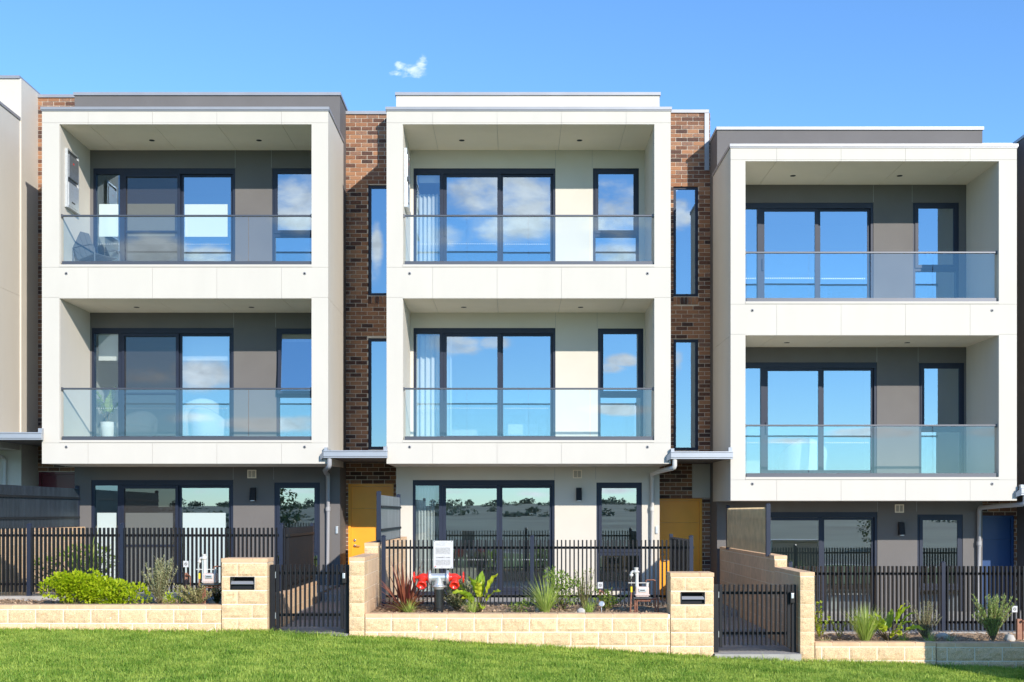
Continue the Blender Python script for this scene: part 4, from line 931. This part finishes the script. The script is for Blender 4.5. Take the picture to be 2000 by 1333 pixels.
e = tuft('cordyline', (X_(792,17.75),17.75,zBd), 110, .78, .034, 'maroon', 'red spiky cordyline left of the fire booster', 'plant', None, (.05,1.5), .45)
tuft('cordyline_skirt', (X_(790,17.6),17.6,zBd), 40, .5, .03, 'straw', 'withered straw-coloured leaves under the red cordyline', 'plant', None, (.0,.7), .9)
tuft('grass_tuft', (X_(800,17.25),17.25,zBd), 70, .27, .008, 'bright', 'small green grass tuft below the red cordyline', 'grass plant', 'grass tufts in the beds')
wispy('grey_shrub', (X_(893,17.75),17.75,zBd), .52, .36, 70, 'grey', .045, .014, 60, 'grey-green twiggy shrub right of the fire booster', 'shrub', gs)
tuft('grass_tuft', (X_(922,17.3),17.3,zBd), 110, .30, .009, 'bright', 'grass tuft in front of the yellow-green broad leaves', 'grass plant', 'grass tufts in the beds')
broad('broadleaf_plant', (X_(938,17.5),17.5,zBd), 17, .40, .12, 'yellowgreen', 'yellow-green broad-leaved plant in the middle bed', 'plant', 'broad-leaved plants in the beds', (.35,1.4))
shrub('low_shrub', (X_(1012,17.4),17.4,zBd), (.20,.18,.16), 200, .045, .02, 'mid', 'small sparse shrub between the broad leaves and the tall tuft', 'shrub', gs)
tuft('grass_tuft', (X_(1066,17.4),17.4,zBd), 240, .62, .010, 'bright', 'tall fine grass tuft at the centre post of the middle fence', 'grass plant', 'grass tufts in the beds', (.75, 1.5), .9)
shrub('low_shrub', (X_(1098,17.8),17.8,zBd), (.28,.2,.5), 900, .055, .026, 'mid', 'upright dark green shrub right of the tall grass tuft', 'shrub', gs)
wispy('twiggy_shrub', (X_(1140,17.8),17.8,zBd), .68, .24, 26, 'mid', .03, .014, 34, 'thin twiggy shrub left of the middle warning plate', 'shrub', gs)
tuft('grass_tuft', (X_(1150,17.3),17.3,zBd), 80, .26, .008, 'bright', 'low grass tuft beside the white pebble in the middle bed', 'grass plant', 'grass tufts in the beds')
wispy('low_shrub', (X_(1185,17.7),17.7,zBd), .36, .3, 22, 'mid', .05, .026, 20, 'small leaning shrub between the warning plate and the gas meter', 'shrub', gs)
wispy('climber', (X_(1602,17.5),17.5,zC), .60, .20, 9, 'yellowgreen', .05, .034, 24, 'sparse yellow-green climber beside the right dividing wall', 'plant')
wispy('climber', (X_(1640,17.6),17.6,zC), .48, .20, 6, 'mid', .04, .025, 18, 'thin leafy climber left of the pale grass tuft', 'plant')
tuft('grass_tuft', (X_(1690,17.3),17.3,zC), 330, .60, .010, 'bright', 'pale upright grass tuft in the right bed', 'grass plant', 'grass tufts in the beds', (.95,1.5), .6)
broad('broadleaf_plant', (X_(1736,17.4),17.4,zC), 22, .40, .13, 'yellowgreen', 'broad-leaved green plant in the right bed', 'plant', 'broad-leaved plants in the beds')
tuft('grass_tuft', (X_(1765,17.2),17.2,zC), 70, .2, .008, 'mid', 'dark low grass tuft right of the broad-leaved plant', 'grass plant', 'grass tufts in the beds')
wispy('twiggy_shrub', (X_(1808,17.6),17.6,zC), .62, .32, 44, 'grey', .028, .010, 44, 'see-through grey twiggy shrub left of the fence post on the right', 'shrub', gs)
tuft('grass_tuft', (X_(1818,17.2),17.2,zC), 60, .2, .008, 'bright', 'low grass tuft under the grey twiggy shrub', 'grass plant', 'grass tufts in the beds')
tuft('grass_tuft', (X_(1855,17.3),17.3,zC), 60, .18, .011, 'grey', 'small blue-grey tuft near the right fence post', 'grass plant', 'grass tufts in the beds', (.3,1.4))
wispy('feathery_shrub', (X_(1940,17.4),17.4,zC), .72, .36, 80, 'feather', .045, .009, 80, 'feathery bright green shrub near the right edge', 'shrub', gs, lean=.35)
tuft('grass_tuft', (X_(1612,17.15),17.15,zC), 60, .16, .009, 'dry', 'short dry tuft beside the right dividing wall', 'grass plant', 'grass tufts in the beds', (.2,1.4))
def rock(c, r, label):
    bm = bmesh.new(); bmesh.ops.create_icosphere(bm, subdivisions=3, radius=1)
    ph = rng.uniform(0, 6, 3)
    for q in bm.verts: k = 1 + .16*math.sin(3*q.co.x+ph[0]) + .12*math.sin(4*q.co.y+ph[1]) + .06*math.sin(9*q.co.z+ph[2]); q.co = Vector((q.co.x*r[0], q.co.y*r[1], q.co.z*r[2]))*k
    b = MB(); bm.verts.index_update(); b.add([Vector(c)+q.co for q in bm.verts], [[q.index for q in f.verts] for f in bm.faces], 0, True); bm.free(); o = b.build('rock', 'rock'); tag(o, label, 'rock', 'pale rocks in the beds')
rock((X_(1135,17.2),17.2,zBd+.03), (.05,.05,.07), 'white pebble in the middle bed'); rock((X_(1972,17.35),17.35,zC+.05), (.09,.07,.07), 'pale boulder below the timber tap post')
rock((X_(1052,17.6),17.6,zBd+.02), (.06,.06,.04), 'grey stone behind the tall grass tuft'); rock((X_(1838,17.9),17.9,zC+.04), (.10,.08,.05), 'flat pale stone at the foot of the right fence post')
b = MB(); c = at(1175, 1180, 17.4); b.lathe(c, Vector((-.2,-1,.4)), [(-.01,.02),(0,.045),(.006,.045),(.01,.035)], 18); b.tube([c+Vector((0,.03,0)), (c.x, 17.42, zBd)], .006, 6); o = b.build('garden_light', 'galv'); tag(o, 'round silver garden spotlight left of the gas meter', 'garden light')

# lawn blades
def blades():
    n = 330000; x = rng.uniform(-8.2, 8.2, n*2); y = 11.0 + 5.85*rng.uniform(0, 1, n*2)**.8
    keep = (np.abs(x) < y*.462+.3); x = x[keep][:n]; y = y[keep][:n]; n = len(x)
    z = np.interp(x, [-40, -7.4, -3.5, -2.1, 2.85, 6.1, 8, 40], [-1.5, -1.715, -1.755, -1.82, -2.11, -2.235, -2.30, -3.2])
    # keep the blades inside the view wedge and off the gate thresholds
    vis = (-z)*2277/y < 345; x, y, z = x[vis], y[vis], z[vis]; n = len(x)
    az = rng.uniform(0, 2*np.pi, n); h = rng.uniform(.025, .065, n)*(1+.3*np.sin(x*2.1+y*1.3)*np.sin(x*.7-y*2)+.2*np.sin(x*9+2*np.sin(y*6))*np.sin(y*11+x*3)) + (rng.uniform(0, 1, n) < .06)*rng.uniform(0, .05, n) + (y > 16.72)*rng.uniform(0, .05, n); w = rng.uniform(.003, .006, n); le = rng.uniform(.15, 1.1, n)
    cx, sx = np.cos(az), np.sin(az); ax = az + rng.uniform(.8, 2.2, n); lx, ly = np.cos(ax), np.sin(ax)
    V = np.zeros((n, 5, 3)); 
    V[:,0] = np.stack([x-cx*w, y-sx*w, z-.004], 1); V[:,1] = np.stack([x+cx*w, y+sx*w, z-.004], 1)
    m = .55; V[:,2] = np.stack([x+cx*w*.8+lx*h*le*.3, y+sx*w*.8+ly*h*le*.3, z+h*m], 1); V[:,3] = np.stack([x-cx*w*.8+lx*h*le*.3, y-sx*w*.8+ly*h*le*.3, z+h*m], 1)
    V[:,4] = np.stack([x+lx*h*le, y+ly*h*le, z+h*(1-.25*le)], 1)
    me = bpy.data.meshes.new('grass'); me.vertices.add(n*5); me.vertices.foreach_set('co', V.reshape(-1))
    base = (np.arange(n)*5)[:,None]; loops = np.concatenate([base+0, base+1, base+2, base+3, base+3, base+2, base+4], 1).reshape(-1)
    me.loops.add(n*7); me.loops.foreach_set('vertex_index', loops.astype(np.int32))
    st = np.stack([np.arange(n)*7, np.arange(n)*7+4], 1).reshape(-1); me.polygons.add(n*2); me.polygons.foreach_set('loop_start', st.astype(np.int32))
    me.update(calc_edges=True); me.materials.append(MT['lawn_leaf']); o = bpy.data.objects.new('grass', me); C.objects.link(o)
    tag(o, 'short bright green lawn grass along the foot of the walls', 'grass', kind='stuff')
blades()

# ------------------------------------------------------------------ furniture on the balcony and behind the glass
def out_chair(c, rot, label):
    e = empty('balcony_chair', c); e.rotation_euler = (0, 0, rot); tag(e, label, 'chair')
    O = ORG[e.name]; P = lambda x, y, z: O + Vector((x, y, z))
    for s in (-1, 1):
        b = MB(); x = s*.30
        b.tube([P(x,.30,0), P(x,.26,.30), P(x,.30,.44)], .013, 8); b.build('rear_leg', 'outchair', e)
        b = MB(); b.tube([P(x,-.34,0), P(x,-.33,.36), P(x,-.28,.44), P(x,-.2,.455), P(x,.30,.44)], .013, 8); b.build('armrest', 'outchair', e)
    def slats(n, a, c2, name):
        b = MB(); a = Vector(a); c2 = Vector(c2)
        for i in range(n):
            x0 = -.27 + .54*i/n; x1 = x0 + .54/n - .008; d = (c2-a); nn = Vector((0, -d.z, d.y)).normalized()*.006
            vs = [P(x0,0,0)+a-nn, P(x1,0,0)+a-nn, P(x1,0,0)+c2-nn, P(x0,0,0)+c2-nn, P(x0,0,0)+a+nn, P(x1,0,0)+a+nn, P(x1,0,0)+c2+nn, P(x0,0,0)+c2+nn]
            b.add(vs, [(0,3,2,1),(4,5,6,7),(0,1,5,4),(1,2,6,5),(2,3,7,6),(3,0,4,7)])
        b.build(name, 'outchair', e)
    slats(4, (0,-.30,.28), (0,.18,.20), 'seat'); slats(4, (0,.19,.22), (0,.50,.86), 'backrest')
out_chair((-8.18, 22.75, 4.70), R(60), 'grey slatted lounge chair nearest the left balcony wall')
def tub_chair(c, rot, s, label, name='armchair'):
    e = empty(name, c); e.rotation_euler = (0,0,rot); tag(e, label, 'armchair', 'white armchairs inside the rooms'); O = ORG[e.name]; P = lambda x, y, z: O + Vector((x*s, y*s, z*s))
    b = MB(); n = 22; vs = []; fs = []
    for i in range(n+1):
        a = R(-20) + (R(200)+R(20))*i/n; hh = .42 + .36*math.sin(math.pi*i/n)**1.5; r0 = .38; r1 = .44
        for (r, z) in [(r0*.9, .18), (r0, hh*.9), (r0+.03, hh), (r1, hh*.96), (r1*.9, .16)]: vs.append(P(math.cos(a)*r, math.sin(a)*r, z))
    for i in range(n):
        for k in range(4): fs.append((i*5+k, (i+1)*5+k, (i+1)*5+k+1, i*5+k+1))
    b.add(vs, fs, 0, True); b.build('backrest', 'whitefab', e)
    b = MB(); b.lathe(P(0,0,.16), (0,0,1), [(0,.33*s),(.03*s,.37*s),(.2*s,.37*s),(.25*s,.33*s),(.27*s,.2*s),(.272*s,.001)], 26); b.build('seat_cushion', 'whitefab', e)
    for (x, y) in [(-.22,-.22),(.22,-.22),(-.22,.22),(.22,.22)]: b = MB(); b.tube([P(x,y,.17), P(x*1.15,y*1.15,0)], [.018*s,.012*s], 8); b.build('leg', 'stem', e)
    return e
tub_chair((-6.62, 24.6, 1.40), R(200), 1.25, 'white armchair behind the middle-floor glass of the left house, by its right leaf')
tub_chair((-6.32, 24.2, 1.40), R(160), 1.0, 'smaller white armchair in front of the first, left house middle floor')
tub_chair((-7.95, 24.5, 1.40), R(0), 1.0, 'white tub chair behind the potted plant, left house middle floor')
tub_chair((6.05, 24.5, .64), R(180), 1.15, 'white armchair behind the glass on the middle floor of the right house')
def pot_plant(c, label):
    e = broad('indoor_plant', c, 9, .48, .2, 'mid', label, 'potted plant', None, (.9, 1.5)); b = MB(); O = ORG[e.name]
    b.lathe(O + Vector((0,0,-.42)), (0,0,1), [(0,.11),(.3,.16),(.44,.16),(.44,.14),(.42,.13)], 20); b.build('pot', 'whitefab', e)
pot_plant((-8.38, 24.05, 1.85), 'leafy potted plant behind the sidelight of the left house middle floor')
def blind(x0, x1, z0, z1, y, label, m='blind'):
    b = MB(); b.box(x0, x1, y, y+.004, z0, z1); b.tube([(x0, y+.02, z1+.01), (x1, y+.02, z1+.01)], .025, 10); o = b.build('roller_blind', m); tag(o, label, 'blind', 'roller blinds behind the windows'); return o
blind(-8.47, -8.02, 3.10, 3.66, YW+.16, 'pale roller blind in the sidelight of the left house middle floor')
blind(-6.76, -5.74, 3.10, 3.66, YW+.16, 'pale roller blind half down in the right leaf, left house middle floor')
blind(-4.76, -3.86, 3.48, 3.67, YW+.16, 'short blind at the top of the open casement, left house middle floor')
blind(-1.95+.0, -1.25, 6.72, 6.9, YW+.17, 'rolled-up blind behind the top floor sidelight of the middle house')
def curtain(x0, x1, z0, z1, y, label):
    b = MB(); n = 60; vs = []; 
    for i in range(n+1):
        t = i/n; x = x0+(x1-x0)*t; yy = y + .03*math.sin(t*38) + .012*math.sin(t*83+1)
        vs += [(x, yy, z0), (x, yy, z1)]
    b.add(vs, [(2*i, 2*i+2, 2*i+3, 2*i+1) for i in range(n)], 0, True); o = b.build('curtain', 'curtain'); tag(o, label, 'curtain', 'sheer curtains drawn to the left of the windows')
curtain(-2.0, -1.45, 4.75, 6.5, YW+.22, 'white sheer curtain behind the top floor sidelight of the middle house')
curtain(-2.0, -1.28, 1.45, 3.62, YW+.22, 'white sheer curtain behind the middle floor sidelight of the middle house')
curtain(-2.0, -1.62, -1.6, .52, YW+.22, 'white sheer curtain behind the ground floor sidelight of the middle house')
def whitebox(x0, x1, z0, z1, y, name, label):
    b = MB(); b.bbox(x0, x1, y, y+.35, z0, z1, .02); b.bbox(x0+.02, x1-.02, y-.02, y-.001, z0+.05, z1-.03, .008); o = b.build(name, 'whitefab'); tag(o, label, 'furniture', 'white furniture behind the windows')
b = MB(); c0 = at(992, 850, 24.6); c1 = at(1050, 829, 24.6); b.bbox(c0.x, c1.x, 24.6, 24.63, c0.z, c1.z, .004); b.bbox((c0.x+c1.x)/2-.03, (c0.x+c1.x)/2+.03, 24.63, 24.66, c0.z-.12, c0.z+.05, .004); b.bbox((c0.x+c1.x)/2-.12, (c0.x+c1.x)/2+.12, 24.56, 24.7, c0.z-.13, c0.z-.12, .004)
o = b.build('monitor', 'signwhite'); tag(o, 'white framed screen on a stand behind the middle floor glass of the middle house', 'monitor')
dz_ = ORG['monitor'].z
b = MB(); b.bbox(-.55, .9, 24.3, 24.95, dz_-.04, dz_-.003, .006)
for x in (-.5, .82): b.box(x, x+.05, 24.35, 24.9, 1.41, dz_-.04)
o = b.build('desk', 'whitefab'); tag(o, 'white desk carrying the screen, middle house middle floor', 'desk')

# ------------------------------------------------------------------ trees behind the photographer (seen in the ground floor panes)
def tree(c, h, r, n, label, lf=.35):
    e = empty('tree', c); tag(e, label, 'tree', 'trees across the road behind the photographer'); c = Vector(c); k = MB(); b = MB()
    top = c + Vector((0,0,h*.8)); k.tube([c, c+Vector((.1*r,0,h*.3)), top], [r*.09, r*.06, r*.02], 8)
    lumps = []
    for i in range(12):
        a = rng.uniform(0, 6.28); z = rng.uniform(.35, .95); q = c + Vector((math.cos(a)*r*.6*rng.uniform(.3,1), math.sin(a)*r*.6*rng.uniform(.3,1), h*z)); lumps.append(q); k.tube([c+Vector((0,0,h*max(.2,z-.25))), q], [r*.03, r*.01], 5)
    for i in range(n):
        q = lumps[rng.integers(12)]; d = Vector(rng.normal(size=3)).normalized()*r*.42*rng.uniform(.3,1)**.5; leaf(b, q+d, rng.normal(size=3), lf*rng.uniform(.6,1.3), lf*.6)
    k.build('trunk', 'bark', e); b.build('crown', 'treeleaf', e)
tl = [(-16.5,-33,5.0,2.0,1500,'tall slender tree mirrored in the left ground floor window'),(-9.5,-24,6.0,2.3,1500,'dense tree mirrored in the narrow left window'),(33,-55,3.6,3.5,1400,'broad tree mirrored in the right ground floor window')]
for (x, y, h, r, n, lb) in tl: tree((x, y, gz(x, y)), h, r, n, lb, .3)
b = MB()
for i in range(200):
    if i < 110: x = rng.uniform(-190, 190); y = -500 + rng.uniform(-8, 8); hh = rng.uniform(1.6, 3.6) * (1.5 if rng.uniform() < .3 else 1); rr = rng.uniform(1.4, 3.4)
    else: x = rng.uniform(-120, 120); y = rng.uniform(-470, -150); hh = rng.uniform(.9, 1.9); rr = rng.uniform(2, 8)
    zz = gz(x, y) - .4
    for j in range(110):
        d = Vector(rng.normal(size=3)).normalized(); p = Vector((x + d.x*rr*rng.uniform(.6,1), y + d.y*rr*.6, zz + hh*(.5 + .5*d.z*rng.uniform(.7,1.05)))); leaf(b, p, rng.normal(size=3), rng.uniform(.5,1.0), .7)
o = b.build('far_trees', 'farleaf'); tag(o, 'distant wood along the ridge behind the photographer, mirrored in the ground floor panes', 'trees', kind='stuff')
